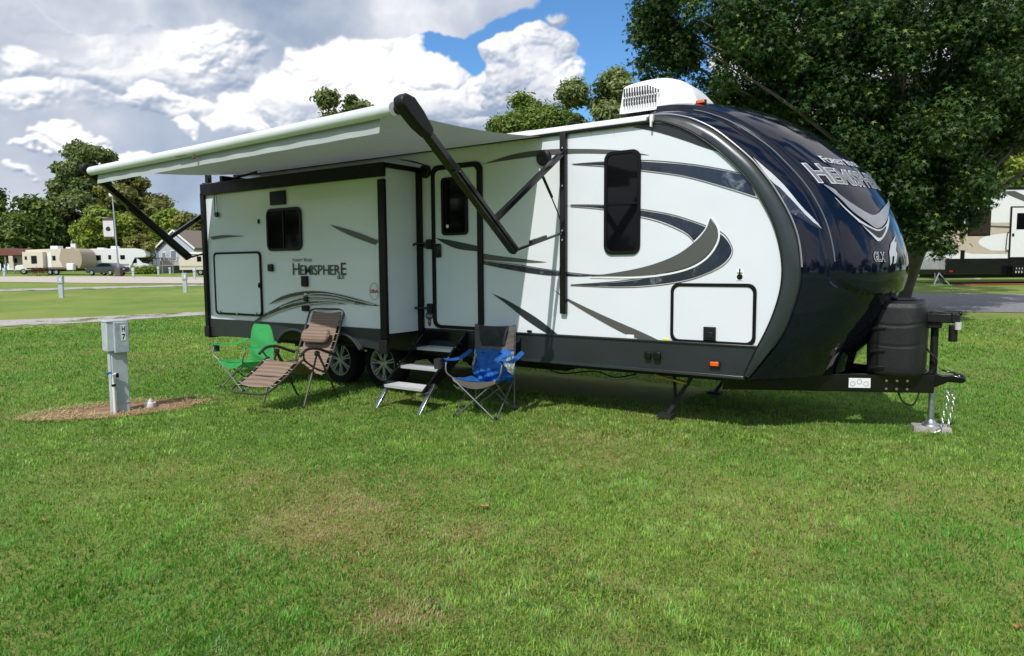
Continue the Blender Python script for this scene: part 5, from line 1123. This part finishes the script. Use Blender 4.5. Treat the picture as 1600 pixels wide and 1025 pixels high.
tree('tree', 'loose treetop peeking over the awning roller', 538, 52, 143, 350, 74, GG, 30000, .17, 21, LC, 30, cr=.22)
tree('tree', 'rounded full treetop left of the rooftop air conditioner', 822, 50, 146, 350, 92, (GD[1], GY[0]), 80000, .16, 22, LC, 60, cr=.24)
tree('tree', 'blue green smaller treetop between two larger ones above the trailer roof', 908, 60, 153, 360, 70, ((.05, .085, .04), (.09, .13, .06)), 30000, .18, 23, LC, 34, cr=.24)
tree('tree', 'tall tree directly behind the rooftop air conditioner', 952, 44, 100, 330, 88, GG, 56000, .15, 24, LC, 60, cr=.23)
tree('tree', 'low tree filling behind the roof between the larger treetops', 880, 48, 172, 330, 60, GD, 30000, .16, 25, LC, 30)
LR = 'trees beyond the asphalt road on the right'
tree('tree', 'sunlit yellow green tree above the neighbouring camper roof', 1580, 44, 178, 350, 76, GY, 46000, .15, 31, LR, 56, cr=.23)
tree('tree', 'dark tree behind the leaning trunk', 1440, 56, 250, 420, 80, GD, 30000, .22, 32, LR, 40)
tree('tree', 'dark tree at the left side of the neighbouring camper', 1512, 62, 240, 425, 76, GD, 30000, .24, 33, LR, 40)
tree('tree', 'dark tree filling the gap above the trailer nose', 1350, 58, 230, 420, 80, GD, 26000, .22, 34, LR, 36)
tree('tree', 'pale dark green tree behind the neighbouring camper', 1640, 60, 200, 420, 90, GG, 26000, .24, 35, LR, 36)
def bare_trunk(label, px, D, h, r, lean, seed):
    rng = np.random.default_rng(seed); b = at(px, D); ro = tag(root('tree', b), label, 'tree', LR)
    C = [(b.x+lean[0]*1.2+rng.normal(0, 1.1), b.y+lean[1]+rng.normal(0, 1.1), b.z+h+rng.uniform(.6, 2.6)) for _ in range(14)]
    attach(leaves('crown', C, [1.0]*14, 7000, .14, GD, leaf_far, False, rng), ro, b); mb = limbs(b, C, None, r, h, rng, lean, 6); attach(mb.build('trunk', bark, None, recalc=False), ro, b)
bare_trunk('slender grey trunk under the big tree, just left of the neighbouring camper', 1464, 33, 3.4, .17, (.1, .1), 41)
bare_trunk('darker thin trunk standing left of the slender grey one', 1446, 40, 3.0, .14, (0, 0), 42)
bare_trunk('dark trunk in the shade far behind the leaning one', 1428, 46, 3.2, .13, (.2, 0), 43)
# the big sweetgum
def sweetgum():
    rng = np.random.default_rng(77); base = at(1408, 17.5); r = tag(root('sweetgum_tree', base), 'large dark green star-leaved tree with a leaning trunk over the trailer nose', 'tree')
    L = [(1040, 50, 15, 1.0), (1012, 10, 15, .8), (1010, 88, 15, .55), (1035, 125, 15.3, .6), (1075, 95, 15.5, .9), (1110, 30, 15, 1.2), (1085, -40, 15, 1.3), (1120, 145, 16, 1.0), (1170, 60, 14.5, 1.0), (1165, 180, 16, 1.1), (1210, 10, 15, 1.3), (1230, 120, 15.5, 1.2), (1215, 200, 16, 1.1),
         (1275, 60, 14.5, 1.2), (1280, 170, 15, 1.3), (1290, 240, 15.5, 1.1), (1330, -10, 15, 1.5), (1340, 110, 14.5, 1.3), (1350, 210, 14.5, 1.2), (1350, 290, 15, 1.0), (1390, 40, 14, 1.2), (1400, 160, 14, 1.3), (1400, 260, 14.5, 1.2), (1405, 330, 15, .9),
         (1450, -10, 14.5, 1.4), (1460, 90, 14, 1.3), (1455, 200, 14, 1.2), (1455, 290, 14.2, 1.1), (1440, 350, 14.5, .65), (1480, 385, 14.2, .2), (1496, 335, 14.2, .38), (1510, 20, 14.5, 1.3), (1520, 130, 14.3, 1.3), (1500, 225, 14.5, 1.0), (1515, 285, 14.4, .45), (1528, 318, 14.2, .2),
         (1570, 50, 15, 1.3), (1590, 130, 15, 1.2), (1610, 180, 16, .7), (1635, 130, 15.5, 1.3), (1600, 215, 16, .6), (1575, 150, 15, 1.0), (1560, 215, 15, .6), (1620, -20, 15, 1.5), (1620, 90, 15.5, 1.2), (1200, -80, 15, 1.6), (1350, -110, 16, 1.9), (1500, -110, 16, 1.9), (1260, 10, 18, 1.7), (1380, 80, 18, 1.9), (1300, 150, 18.5, 1.7), (1450, 170, 18, 1.8), (1200, 110, 18, 1.5), (1350, 250, 18.5, 1.4), (1480, 290, 18, 1.3), (1420, 340, 18, 1.0), (1540, 90, 18, 1.6), (1130, 60, 18, 1.2), (1640, 30, 18, 1.6), (1400, -200, 17, 2.2), (1250, -180, 17, 1.8), (1550, -190, 17, 2.2)]
    C, Rd = [], []
    for px, py, D, rr in L:
        k = ray(px, py); c = CPOS+k*D
        for _ in range(max(3, int(rr*8))):
            d = rng.normal(0, 1, 3); d /= np.linalg.norm(d); C.append(c+d*rr*(rng.random()**.5)*1.0); Rd.append(rng.uniform(.26, .52)*min(1.15, .55+rr*.45))
    attach(leaves('crown', C, Rd, 190000, .074, ((.018, .048, .010), (.062, .122, .028), (.15, .20, .03)), leaf_star, True, rng, .75, .42), r, base)
    mb = MB(); b = base; top = CPOS+ray(1452, 345)*15.6; P = [b-Vector((0, 0, .3)), b+Vector((.02, 0, .3)), Vector(CPOS+ray(1430, 400)*16.6), Vector(top), Vector(CPOS+ray(1440, 240)*15.8), Vector(CPOS+ray(1400, 60)*16), Vector(CPOS+ray(1390, -180)*16.5)]
    S = spline(P, 5); mb.tube(S, np.interp(np.linspace(0, 1, len(S)), [0, .1, .5, 1], [.34, .22, .17, .06]), 12)
    for i in rng.choice(len(C), 60, replace=False):
        e = Vector(C[i]); j = int(np.clip((e.z-b.z)/9*len(S)*.8+rng.normal(0, 1), len(S)*.35, len(S)-2)); st_ = Vector(S[j]); m1 = st_.lerp(e, .5)+Vector((rng.normal(0, .3), rng.normal(0, .3), .35)); mb.tube(spline([st_, m1, e], 5), np.linspace(.065, .010, 11), 5)
    attach(mb.build('trunk', bark, None, recalc=False), r, base)
sweetgum()
# distant woods ring round the camp (closes the horizon, seen in reflections and side steps)
def woods(name, label, segs, n, seed, cols):
    rng = np.random.default_rng(seed); C, Rd = [], []
    for _ in range(n):
        a, D = segs[0]+(segs[1]-segs[0])*rng.random(), rng.uniform(segs[2], segs[3]); px_ = math.tan(a)
        x = CPOS[0]+D*(FX*math.cos(a)+RX*math.sin(a)); y = CPOS[1]+D*(FY*math.cos(a)+RY*math.sin(a)); z = Tz(x, y); h = rng.uniform(6, segs[4])*(.8+.3*math.sin(a*17))
        for _k in range(5): C.append((x+rng.normal(0, 2), y+rng.normal(0, 2), z+h*rng.uniform(.25, 1))); Rd.append(rng.uniform(1.6, 3.2))
    o = leaves(name, C, Rd, n*330, .75, cols, leaf_far, False, rng); return tag(o, label, 'woods', kind='stuff')
woods('far_woods', 'dark far wood along the horizon behind the trailers', (-.85, .85, 135, 160, 12), 110, 5, GD)
woods('far_woods', 'tree line all round the far side of the campground, behind the viewer', (.9, 2*PI-.9, 60, 90, 15), 120, 6, GG)
# ================================================================== BACKGROUND THINGS
cream = mat('cream_panel', (.60, .54, .44), .4, var=.03); beige = mat('tan_panel', (.36, .29, .21), .4, var=.03); wht = mat('white_panel', (.74, .74, .73), .35, var=.03)
redr = mat('red_roof', (.15, .05, .035), .6, var=.2); shing = mwave('shingles', (.14, .11, .09), (.20, .16, .13), 3.5, 'Z', .9, .3); siding = mwave('pale_siding', (.46, .50, .54), (.40, .44, .48), 6, 'Z', .7, .3, .5)
deckw = mat('deck_wood', (.25, .22, .19), .85, var=.2); darkv = mat('dark_void', (.012, .012, .014), .6)
def bgroot(name, label, cat, px, D, rz=0, group=None, z=None):
    p = at(px, D, z); return tag(root(name, p, YAW+R_(rz), True), label, cat, group)
B = lambda q, x0, x1, y0, y1, z0, z1: q.box(((x0+x1)/2, (y0+y1)/2, (z0+z1)/2), (abs(x1-x0), abs(y1-y0), abs(z1-z0)))
def part(name, m, par, *boxes, bev=.01, **k):
    if len(boxes) > 1 and name in ('window', 'post', 'pane'): return [part(name, m, par, b, bev=bev) for b in boxes][0]
    q = MB()
    for b in boxes: B(q, *b)
    return q.build(name, m, par, bevel=bev, local=True)
def wheel_bg(x, y, r, par, w=.2):
    q = MB(); q.lathe([(.001, -w/2), (r*.9, -w/2), (r, -w*.3), (r, w*.3), (r*.9, w/2), (.001, w/2)], (x, y, r), 'y', 20); t = q.build('wheel', rubber, par, local=True)
    q = MB(); q.lathe([(.001, -w/2-.012), (r*.55, -w/2-.012), (r*.6, -w/2+.01)], (x, y, r), 'y', 16); q.build('rim', alu, t, local=True)
fy = lambda y0: (lambda u, v, w: (u, y0+w, v))
def prof_body(name, m, par, P, y0, y1): q = MB(); q.prism([tuple(p) for p in P], y1-y0, fy(y0)); return q.build(name, m, par, bevel=.03, smooth=30, local=True)
# beige camper
t = bgroot('camper_trailer', 'beige travel trailer with tan rounded front, left of the dark sedan', 'trailer', 45, 82, -6)
body = spline([(6.2, 3.05), (6.7, 2.75), (6.95, 2.2), (7.0, 1.6), (6.85, 1.1), (6.6, .75)], 4)
prof_body('body', cream, t, [(0, .7), (0, 2.95), (3.6, 3.05)]+[tuple(p) for p in body], 0, 2.4)
prof_body('front_panel', beige, t, [(4.6, .85), (4.2, 1.9), (4.5, 3.06)]+[tuple(p+np.array([.03, .02])) for p in body], -.03, 2.43)
so_ = part('slide_out', cream, t, (.05, 2.6, -.55, .02, .85, 2.7)); part('window', glassd, so_, (1.15, 1.85, -.58, -.54, 1.35, 2.25)); part('window', glassd, so_, (.35, .62, -.58, -.54, 1.8, 2.2))
part('window', glassd, t, (3.35, 3.75, -.03, .02, 1.7, 2.25)); part('door', wht, t, (2.75, 3.25, -.035, .02, .9, 2.6)); part('skirt', mat('brown_trim', (.13, .10, .075), .5), t, (.0, 6.6, -.02, .0, .68, .92))
part('roof_unit', white_pl, t, (2.6, 3.5, .7, 1.6, 3.0, 3.4)); part('roof_vent', white_pl, t, (4.4, 5.0, .9, 1.5, 3.0, 3.25))
part('chassis', und, t, (.3, 6.5, .3, 2.1, .48, .7)); part('tongue', und, t, (6.6, 7.9, 1.1, 1.3, .5, .62)); part('propane_cover', wht, t, (7.0, 7.5, .8, 1.6, .62, 1.15), bev=.05) if 0 else part('propane_cover', wht, t, (5.55, 6.4, -.7, -.2, .55, 1.35), bev=.08)
for x in (2.9, 3.7): wheel_bg(x, .1, .34, t)
# pickup
t = bgroot('pickup_truck', 'white pickup truck parked behind the beige travel trailer', 'truck', 27, 86, 8)
prof_body('body', wht, t, spline([(0, .55), (0.02, 1.0), (.25, 1.15), (1.3, 1.22), (1.9, 1.85), (3.1, 1.88), (3.4, 1.3), (5.4, 1.28), (5.45, .55)], 1), 0, 1.9); part('window', glassd, t, (1.75, 2.35, -.02, .02, 1.28, 1.75), (2.45, 3.0, -.02, .02, 1.28, 1.75)); part('bumper', alu, t, (-.1, .05, .1, 1.8, .45, .65))
for x in (.95, 4.3): wheel_bg(x, .1, .38, t)
# bicycles / clutter by the beige camper
for i, (px, lab) in enumerate(((50, 'dark red bicycle leaning by the beige camper, left one'), (61, 'dark red bicycle leaning by the beige camper, right one'))):
    b = bgroot('bicycle', lab, 'bicycle', px, 79.5, 5, 'bicycles by the beige camper')
    for x in (0, 1.0):
        q = MB(); q.tube([(x+.32*math.cos(a), 0, .34+.32*math.sin(a)) for a in np.linspace(0, 2*PI, 19)[:-1]], .022, 5, closed=True); q.build('wheel', rubber, b, local=True)
    q = MB(); q.tube([(0, 0, .34), (.35, 0, .75), (.8, 0, .75), (.45, 0, .34), (.35, 0, .75)], .03, 5); q.tube([(1, 0, .34), (.8, 0, .75), (.76, 0, .98)], .03, 5); q.tube([(0, 0, .34), (.45, 0, .34)], .025, 5); q.build('frame', mat('dark_red_paint', (.20, .03, .02), .4), b, local=True); part('saddle', rubber, b, (.22, .45, -.06, .06, .86, .92)); q = MB(); q.tube([(.76, -.25, 1.0), (.76, .25, 1.0)], .02, 5); q.build('handlebar', trimblk, b, local=True)
# open shelter with the red roof
t = bgroot('picnic_shelter', 'open shelter with a red metal roof at the far left', 'shelter', -14, 92, 0)
q = MB(); q.prism([(-.3, 2.5), (2.4, 3.35), (5.1, 2.5), (5.1, 2.4), (-.3, 2.4)], 5.5, lambda u, v, w: (u*.98, w-.3, v)); q.build('roof', redr, t, local=True)
for x in (0, 2.3, 4.6):
    for y in (0, 4.8): part('post', deckw, t, (x-.08, x+.08, y-.08, y+.08, 0, 2.45))
t = bgroot('camper_trailer', 'pale camper standing under trees behind the red roofed shelter', 'trailer', 18, 97, 0); prof_body('body', cream, t, [(0, .6), (0, 2.6), (3.4, 2.6), (3.7, 1.8), (3.5, .6)], 0, 2.3); part('window', glassd, t, (.6, 1.2, -.03, .01, 1.4, 2.0), (2.2, 2.8, -.03, .01, 1.4, 2.0)); wheel_bg(1.8, .1, .34, t)
# class C motorhome
t = bgroot('motorhome', 'white motorhome with over-cab bunk behind the dark sedan and lamp post', 'motorhome', 143, 84, 14)
prof_body('body', wht, t, [(0, .55), (0, 3.05), (5.0, 3.1)]+[tuple(p) for p in spline([(5.4, 3.05), (6.0, 2.8), (6.25, 2.35), (6.1, 2.05), (5.3, 2.0)], 4)]+[(5.0, 2.0), (4.3, .55)], 0, 2.4)
cabb = prof_body('cab', wht, t, spline([(4.3, .5), (4.3, 2.0), (5.2, 2.0), (5.75, 1.35), (6.35, 1.2), (6.5, .95), (6.5, .5)], 1), .15, 2.2); part('window', glassd, cabb, (4.6, 5.15, .12, .17, 1.35, 1.9))
q = MB(); q.add([(5.27, .2, 1.96), (5.27, 2.15, 1.96), (5.80, 2.15, 1.36), (5.80, .2, 1.36)], [(0, 1, 2, 3)]); q.build('windscreen', mat('tinted_screen', (.05, .10, .08), .08), cabb, local=True)
part('window', glassd, t, (.7, 1.3, -.03, .02, 1.7, 2.3), (2.1, 2.4, -.03, .02, 1.8, 2.3), (3.4, 3.9, -.03, .02, 1.8, 2.3)); part('decal', mat('motorhome_stripe', (.25, .28, .33), .4), t, (0, 4.3, -.02, .0, 1.05, 1.25)); part('grille', darkv, cabb, (6.48, 6.53, .5, 1.85, .6, .95)); part('roof_unit', white_pl, t, (2.2, 3.0, .8, 1.6, 3.05, 3.4)); part('roof_rack', white_pl, t, (.8, 1.5, .5, 1.9, 3.05, 3.2))
for x in (1.4, 5.6): wheel_bg(x, .12, .38, t)
q = part('headlight', mat('lamp_glass', (.6, .6, .6), .1), cabb, (6.47, 6.52, .25, .5, .72, .92)); part('headlight', MATS['lamp_glass'], cabb, (6.47, 6.52, 1.85, 2.1, .72, .92))
# sedan
t = bgroot('parked_sedan', 'dark grey sedan parked in front of the white motorhome', 'car', 137, 78.5, -18)
cpaint = mat('dark_car_paint', (.018, .020, .026), .18, coat=.8, var=.05)
def carbody(par, m, L=4.4, Wd=1.75):
    P = spline([(0, .42), (.0, .72), (.25, .86), (1.05, .95), (1.0, .95), (2.9, .95), (3.9, .98), (4.38, .92), (4.42, .5), (4.3, .32), (.15, .30)], 3); b = prof_body('body', m, par, P, 0, Wd)
    q = MB()
    def cab(u, v):
        x = np.interp(u, [0, .22, .45, .7, 1], [1.0, 1.75, 2.3, 3.2, 4.0]); z = np.interp(u, [0, .22, .45, .7, 1], [.94, 1.36, 1.43, 1.38, .96]); k = (z-.94)/.5
        return (x, Wd/2+(v-.5)*Wd*(.96-.24*k), z)
    q.grid(cab, 20, 6)
    for s_ in (0, 1): P2 = [cab(i/20, s_) for i in range(21)]; q.add(P2+[(p[0], p[1], .93) for p in P2], [(i, i+1, 22+i, 21+i) for i in range(20)])
    q.build('cabin', m, par, local=True); return b
carbody(t, cpaint)
for s_ in (-.005, 1.755): 
    q = MB(); yy = .0 if s_ < 1 else 1.75; ins = (.12 if s_ < 1 else -.12); q.add([(1.35, yy+ins*.35, 1.0), (1.85, yy+ins*1.35, 1.30), (2.35, yy+ins*1.5, 1.36), (2.35, yy+ins*.3, 1.0)], [(0, 1, 2, 3)]); q.add([(2.42, yy+ins*.3, 1.0), (2.42, yy+ins*1.5, 1.36), (3.05, yy+ins*1.4, 1.32), (3.6, yy+ins*.5, 1.02)], [(0, 1, 2, 3)]); q.build('side_glass', glassd, t, local=True)
q = MB(); q.add([(3.30, .30, 1.36), (3.30, 1.45, 1.36), (3.98, 1.60, 1.0), (3.98, .15, 1.0)], [(0, 1, 2, 3)]); q.build('rear_glass', mat('rear_glass', (.12, .09, .11), .06), t, local=True)
redl = mat('tail_lamp_red', (.40, .01, .01), .25); part('tail_light', redl, t, (4.36, 4.45, .05, .42, .72, .90)); part('tail_light', redl, t, (4.36, 4.45, 1.33, 1.70, .72, .90)); part('number_plate', wht, t, (4.42, 4.47, .7, 1.05, .62, .78))
for x in (.85, 3.5): wheel_bg(x, .08, .32, t); wheel_bg(x, 1.67, .32, t)
# lamp post with banner
t = bgroot('lamp_post', 'grey lamp post with a hanging banner beside the motorhome', 'street lamp', 188.5, 74)
q = MB(); q.tube([(0, 0, .3), (-.25, 0, 8.3)], [.09, .06], 10); q.build('pole', galv, t, local=True); q = MB(); q.lathe([(.10, -.1), (.28, 0), (.33, .2), (.25, .36), (.001, .42)], (-.25, 0, 8.35), 'z', 14); q.build('lamp_head', white_pl, t, local=True); q = MB(); B(q, -.28, .28, -.28, .28, -.1, .95); q.build('stone_base', mat('dark_stone', (.10, .085, .07), .9, var=.3, bump=.6), t, bevel=.04, local=True)
q = MB(); q.add([(-1.35, -.03, 4.15), (-.25, -.03, 4.02), (-.30, -.03, 6.1), (-1.40, -.03, 6.18)], [(0, 1, 2, 3)]); bn = q.build('banner', mat('banner_cloth', (.56, .55, .55), .8), t, local=True)
part('banner_band', mat('banner_brown', (.10, .06, .05), .8), bn, (-1.39, -.30, -.05, -.035, 5.85, 6.12), bev=0); part('banner_band', MATS['banner_brown'], bn, (-1.35, -.27, -.05, -.035, 4.06, 4.18), bev=0)
q = MB(); q.lathe([(.001, -.01), (.24, -.01), (.24, 0)], (-.85, -.045, 4.98), 'y', 14); q.box((-1.05, -.05, 4.9), (.12, .01, .1)); q.box((-.68, -.05, 4.86), (.10, .01, .12)); q.build('animal_emblem', darkv, bn, local=True)
# grey house with porch
t = bgroot('grey_house', 'pale grey clapboard house with brown shingle roof and wooden deck', 'house', 252, 92, -24)
q = MB(); q.prism([(0, 0), (0, 3.2), (3.2, 5.2), (6.4, 3.2), (6.4, 0)], 9, lambda u, v, w: (u, w, v)); q.build('wall', siding, t, local=True)
q = MB(); q.prism([(-.45, 2.98), (3.2, 5.35), (6.85, 2.98), (6.85, 3.12), (3.2, 5.52), (-.45, 3.12)], 9.8, lambda u, v, w: (u, w-.4, v)); q.build('roof', shing, t, local=True)
q = MB(); q.bar((-.5, -.42, 3.0), (3.2, -.42, 5.4), .05, .22); q.bar((6.9, -.42, 3.0), (3.2, -.42, 5.4), .05, .22); q.build('gable_board', wht, t, local=True)
w1 = part('window', wht, t, (2.2, 3.3, -.06, .02, 1.5, 2.9)); part('pane', mat('house_glass', (.18, .22, .26), .1), w1, (2.3, 3.2, -.08, -.05, 1.6, 2.8)); part('door', wht, t, (4.2, 5.1, -.05, .02, .6, 2.7)); w1 = part('window', wht, t, (.6, 1.4, -.06, .02, 1.5, 2.7)); part('pane', MATS['house_glass'], w1, (.7, 1.3, -.08, -.05, 1.6, 2.6))
t = bgroot('wooden_deck', 'weathered wooden deck with railings and steps in front of the grey house', 'deck', 240, 88, -8)
part('floor', deckw, t, (0, 4.2, 0, 3, .9, 1.05)); part('post', deckw, t, *[(x, x+.12, 0, .12, 0, 2.0) for x in (0, 1.4, 2.8, 4.1)]); part('railing', deckw, t, (0, 4.2, 0, .08, 1.85, 1.95), *[(x, x+.05, .02, .07, 1.1, 1.9) for x in np.arange(.2, 4.1, .22)])
q = MB(); q.bar((-2.0, .05, .75), (0, .05, 1.9), .08, .1); q.bar((-2.0, .05, .05), (0, .05, 1.0), .08, .2)
for k in range(8): q.box((-1.9+.25*k, .05, .42+.14*k), (.05, .05, .85))
q.build('stair', deckw, t, local=True)
t = bgroot('dark_cabin', 'dark roofed cabin half hidden behind the wooden deck', 'house', 236, 100, 0); q = MB(); q.prism([(0, 0), (0, 2.6), (2.5, 4.4), (5, 2.6), (5, 0)], 6, lambda u, v, w: (u, w, v)); q.build('wall', mat('blue_grey_wall', (.16, .20, .25), .8), t, local=True); q = MB(); q.prism([(-.4, 2.4), (2.5, 4.5), (5.4, 2.4), (5.4, 2.55), (2.5, 4.68), (-.4, 2.55)], 6.6, lambda u, v, w: (u, w-.3, v)); q.build('roof', mat('dark_roof', (.07, .06, .06), .9), t, local=True)
t = bgroot('camper_trailer', 'small cream camper at the corner of the white trailer, below the house', 'trailer', 283, 76, 3); prof_body('body', cream, t, [(0, .6)]+[tuple(p) for p in spline([(.0, 1.8), (.35, 2.35), (1.2, 2.55)], 4)]+[(4.6, 2.5), (4.6, .6)], 0, 2.2); part('window', glassd, t, (1.9, 2.35, -.03, .02, 1.5, 2.05), (3.1, 3.6, -.03, .02, 1.5, 2.05)); part('lower_stripe', beige, t, (.1, 4.6, -.02, .0, .9, 1.05)); part('chassis', und, t, (.3, 4.4, .2, 2.0, .42, .62)); wheel_bg(2.2, .1, .33, t); wheel_bg(3.0, .1, .33, t)
part('awning_roll', wht, t, (1.0, 4.0, -.12, -.02, 2.3, 2.42))
q = MB(); t = bgroot('shrub', 'low green shrub at the foot of the deck steps', 'shrub', 229, 84); o = leaves('foliage', [(t.location.x+dx, t.location.y+dy, t.location.z+.5) for dx, dy in ((-1, -.5), (0, 0), (1, .6), (.4, -.2))], [.75]*4, 2500, .12, GY, leaf_far, False, RNG); attach(o, t, (0, 0, 0)); o.matrix_parent_inverse = (Matrix.Translation(t.location) @ Matrix.Rotation(t.rotation_euler.z, 4, 'Z')).inverted()
# far hook-up posts
def small_post(px, D, h, label, rz=10, z=None):
    t = bgroot('hookup_post', label, 'utility post', px, D, rz, 'white hook-up posts at the other pitches', z)
    part('post', grey_pt, t, (-.10, .10, -.08, .08, -.1, h*.97)); part('meter_box', grey_pt, t, (-.125, .125, -.125, .10, h*.66, h)); part('plate', white_dec, t, (.0, .06, -.131, -.123, h*.75, h*.9), bev=0)
small_post(97, 34.5, 1.08, 'nearest hook-up post on the far left lawn, below the beige camper'); small_post(290.5, 39, 1.08, 'hook-up post on the far lawn beside the rear corner of the white trailer')
small_post(210.5, 68, 1.0, 'tiny hook-up post right of the lamp post'); small_post(250, 80, .95, 'tiny hook-up post in front of the deck stairs'); small_post(268, 84, .8, 'tiny hook-up post at the right end of the deck'); small_post(306, 62, 1.1, 'small hook-up post in front of the small cream camper'); small_post(10, 76, .95, 'tiny hook-up post at the far left by the shelter')
small_post(1415, 25.2, .93, 'hook-up post across the asphalt road, beside the leaning trunk', 20); small_post(1526, 33, .35, 'short stub post on the grass under the neighbouring camper')
# flag pole / aerial behind the camper
t = bgroot('utility_pole', 'thin pole with a small white box above the beige camper', 'pole', 118, 95); part('pole', galv, t, (-.06, .06, -.06, .06, 0, 4.3)); part('box', wht, t, (-.1, .55, -.15, .15, 3.0, 3.9))
# neighbouring camper on the right
RD = 27.0; t = bgroot('camper_trailer', 'white, tan and black camper across the asphalt road at the right edge', 'trailer', 1476, RD, 2)
bd = part('body', wht, t, (0, 9.5, 0, 2.44, .55, 3.66), bev=.04)
def flat(name, m, P, par, y=-.004, th=.004, n=4): q = MB(); q.prism([tuple(p) for p in (spline(P, n) if n > 1 else P)], th, lambda u, v, w: (u, y-w, v)); return q.build(name, m, par, smooth=0, local=True)
flat('tan_panel', mat('warm_tan', (.50, .42, .33), .4), [(.01, 1.25), (.01, 2.35), (9.4, 2.42), (9.4, 1.05), (2.4, 1.18), (1.0, 1.2)], bd, n=1)
flat('white_swoosh', wht, [(1.75, 1.30), (1.25, 1.55), (1.4, 1.80), (2.2, 1.95), (4, 2.0), (4, 1.25)], bd, -.010, n=3)
flat('white_swoosh', wht, [(.01, .92), (.01, 1.33), (.8, 1.22), (2.0, 1.05), (4, .98), (4, .86), (1.5, .88)], bd, -.010, n=3)
flat('dark_stripe', gunm, [(1.6, 2.26), (3.0, 2.20), (5, 2.16), (5, 2.08), (3.0, 2.12), (1.6, 2.20)], bd, -.012, n=1); flat('dark_stripe', gunm, [(2.0, 3.55), (2.6, 3.3), (3.4, 3.0), (4.4, 2.8), (4.4, 2.95), (3.4, 3.2), (2.55, 3.56)], bd, -.006, n=1)
part('lower_skirt', gloss_blk, t, (0, 9.5, -.03, 2.46, .38, 1.0)); part('roof_edge', trimblk, t, (-.02, 9.5, -.03, 0.02, 3.62, 3.70)); part('red_reflector', redl, t, (.12, .26, -.05, -.03, .48, .54))
w1 = part('window', trimblk, t, (.78, 1.68, -.03, .02, 1.86, 2.85), bev=.03); part('pane', mat('brownish_glass', (.035, .028, .022), .06, spec=.4), w1, (.83, 1.63, -.045, -.02, 1.91, 2.80))
d1 = part('door', trimblk, t, (2.42, 3.32, -.04, .02, .98, 2.98), bev=.03); part('door_panel', wht, d1, (2.48, 3.26, -.055, -.03, 1.04, 2.92)); part('window', glassd, d1, (2.66, 3.08, -.065, -.05, 2.10, 2.72)); part('door_handle', gloss_blk, d1, (2.50, 2.58, -.08, -.05, 1.84, 1.95))
q = MB(); q.tube(spline([(2.40, -.03, 2.0), (2.33, -.06, 1.98), (2.30, -.08, 1.85), (2.28, -.08, 1.4), (2.32, -.06, 1.32), (2.40, -.03, 1.3)], 4), .016, 6); q.build('grab_handle', gloss_blk, t, local=True)
part('outlet', gloss_blk, t, (.54, .70, -.04, .01, 1.0, 1.32)); part('entry_steps', trimblk, t, (2.40, 3.30, -.35, .0, .40, .72)); 
q = MB()
for i in range(7): B(q, 2.48+.115*i, 2.52+.115*i, -.37, -.35, .44, .52); B(q, 2.50+.115*i, 2.53+.115*i, -.37, -.35, .58, .64)
q.build('step_mark', mat('pale_print', (.45, .42, .36), .6), t, local=True)
q = MB(); q.lathe([(.20, 0), (.22, .10), (.12, .20), (.001, .22)], (1.7, .8, 3.66), 'z', 16); q.build('roof_dome', trimblk, t, local=True)
part('roof_unit', white_pl, t, (5.5, 6.4, .8, 1.6, 3.66, 4.0)); part('chassis', und, t, (.3, 9.2, .3, 2.1, .25, .45)); wheel_bg(4.2, .12, .36, t); wheel_bg(5.1, .12, .36, t)
q = MB(); q.bar((-.05, .3, .45), (-.35, .1, 0), .04, .04); q.bar((-.05, .3, .45), (.25, .1, 0), .04, .04); q.bar((.0, .6, .45), (0, .6, 0), .05, .05); q.box((0, .5, .02), (.3, .3, .05)); q.build('stabiliser_jack', galv, t, local=True)
q = MB(); P = [at(1488, 26.2)+Vector((0, 0, .04)), at(1530, 26.0)+Vector((0, 0, .05)), at(1580, 26.3)+Vector((0, 0, .04)), at(1640, 26.0)+Vector((0, 0, .05))]; q.tube(spline(P, 5), .03, 6); tag(q.build('garden_hose', mat('red_hose', (.35, .04, .03), .5), None), 'red hose lying on the grass in front of the neighbouring camper', 'hose')
t = bgroot('green_cylinder_post', 'thin pale green post left of the neighbouring camper front end', 'post', 1470.5, 28); q = MB(); q.lathe([(.09, 0), (.09, .85), (.06, .95), (.001, .97)], (0, 0, 0), 'z', 12); q.build('post_body', mat('pale_green_paint', (.22, .38, .33), .5), t, local=True); part('post_cap', galv, t, (-.05, .05, -.05, .05, .96, 1.02))
t = bgroot('long_shed', 'long low pale metal shed behind the tree trunks', 'shed', 1395, 66, 0); q = MB(); B(q, 0, 10, 0, 4, -1.0, 1.05); q.build('wall', mwave('ribbed_metal', (.34, .38, .35), (.26, .30, .27), 7, 'Z', .6, .3), t, local=True); part('roof', mat('brown_sheet', (.16, .10, .08), .7), t, (-.2, 10.2, -.3, 4.3, 1.05, 1.2))
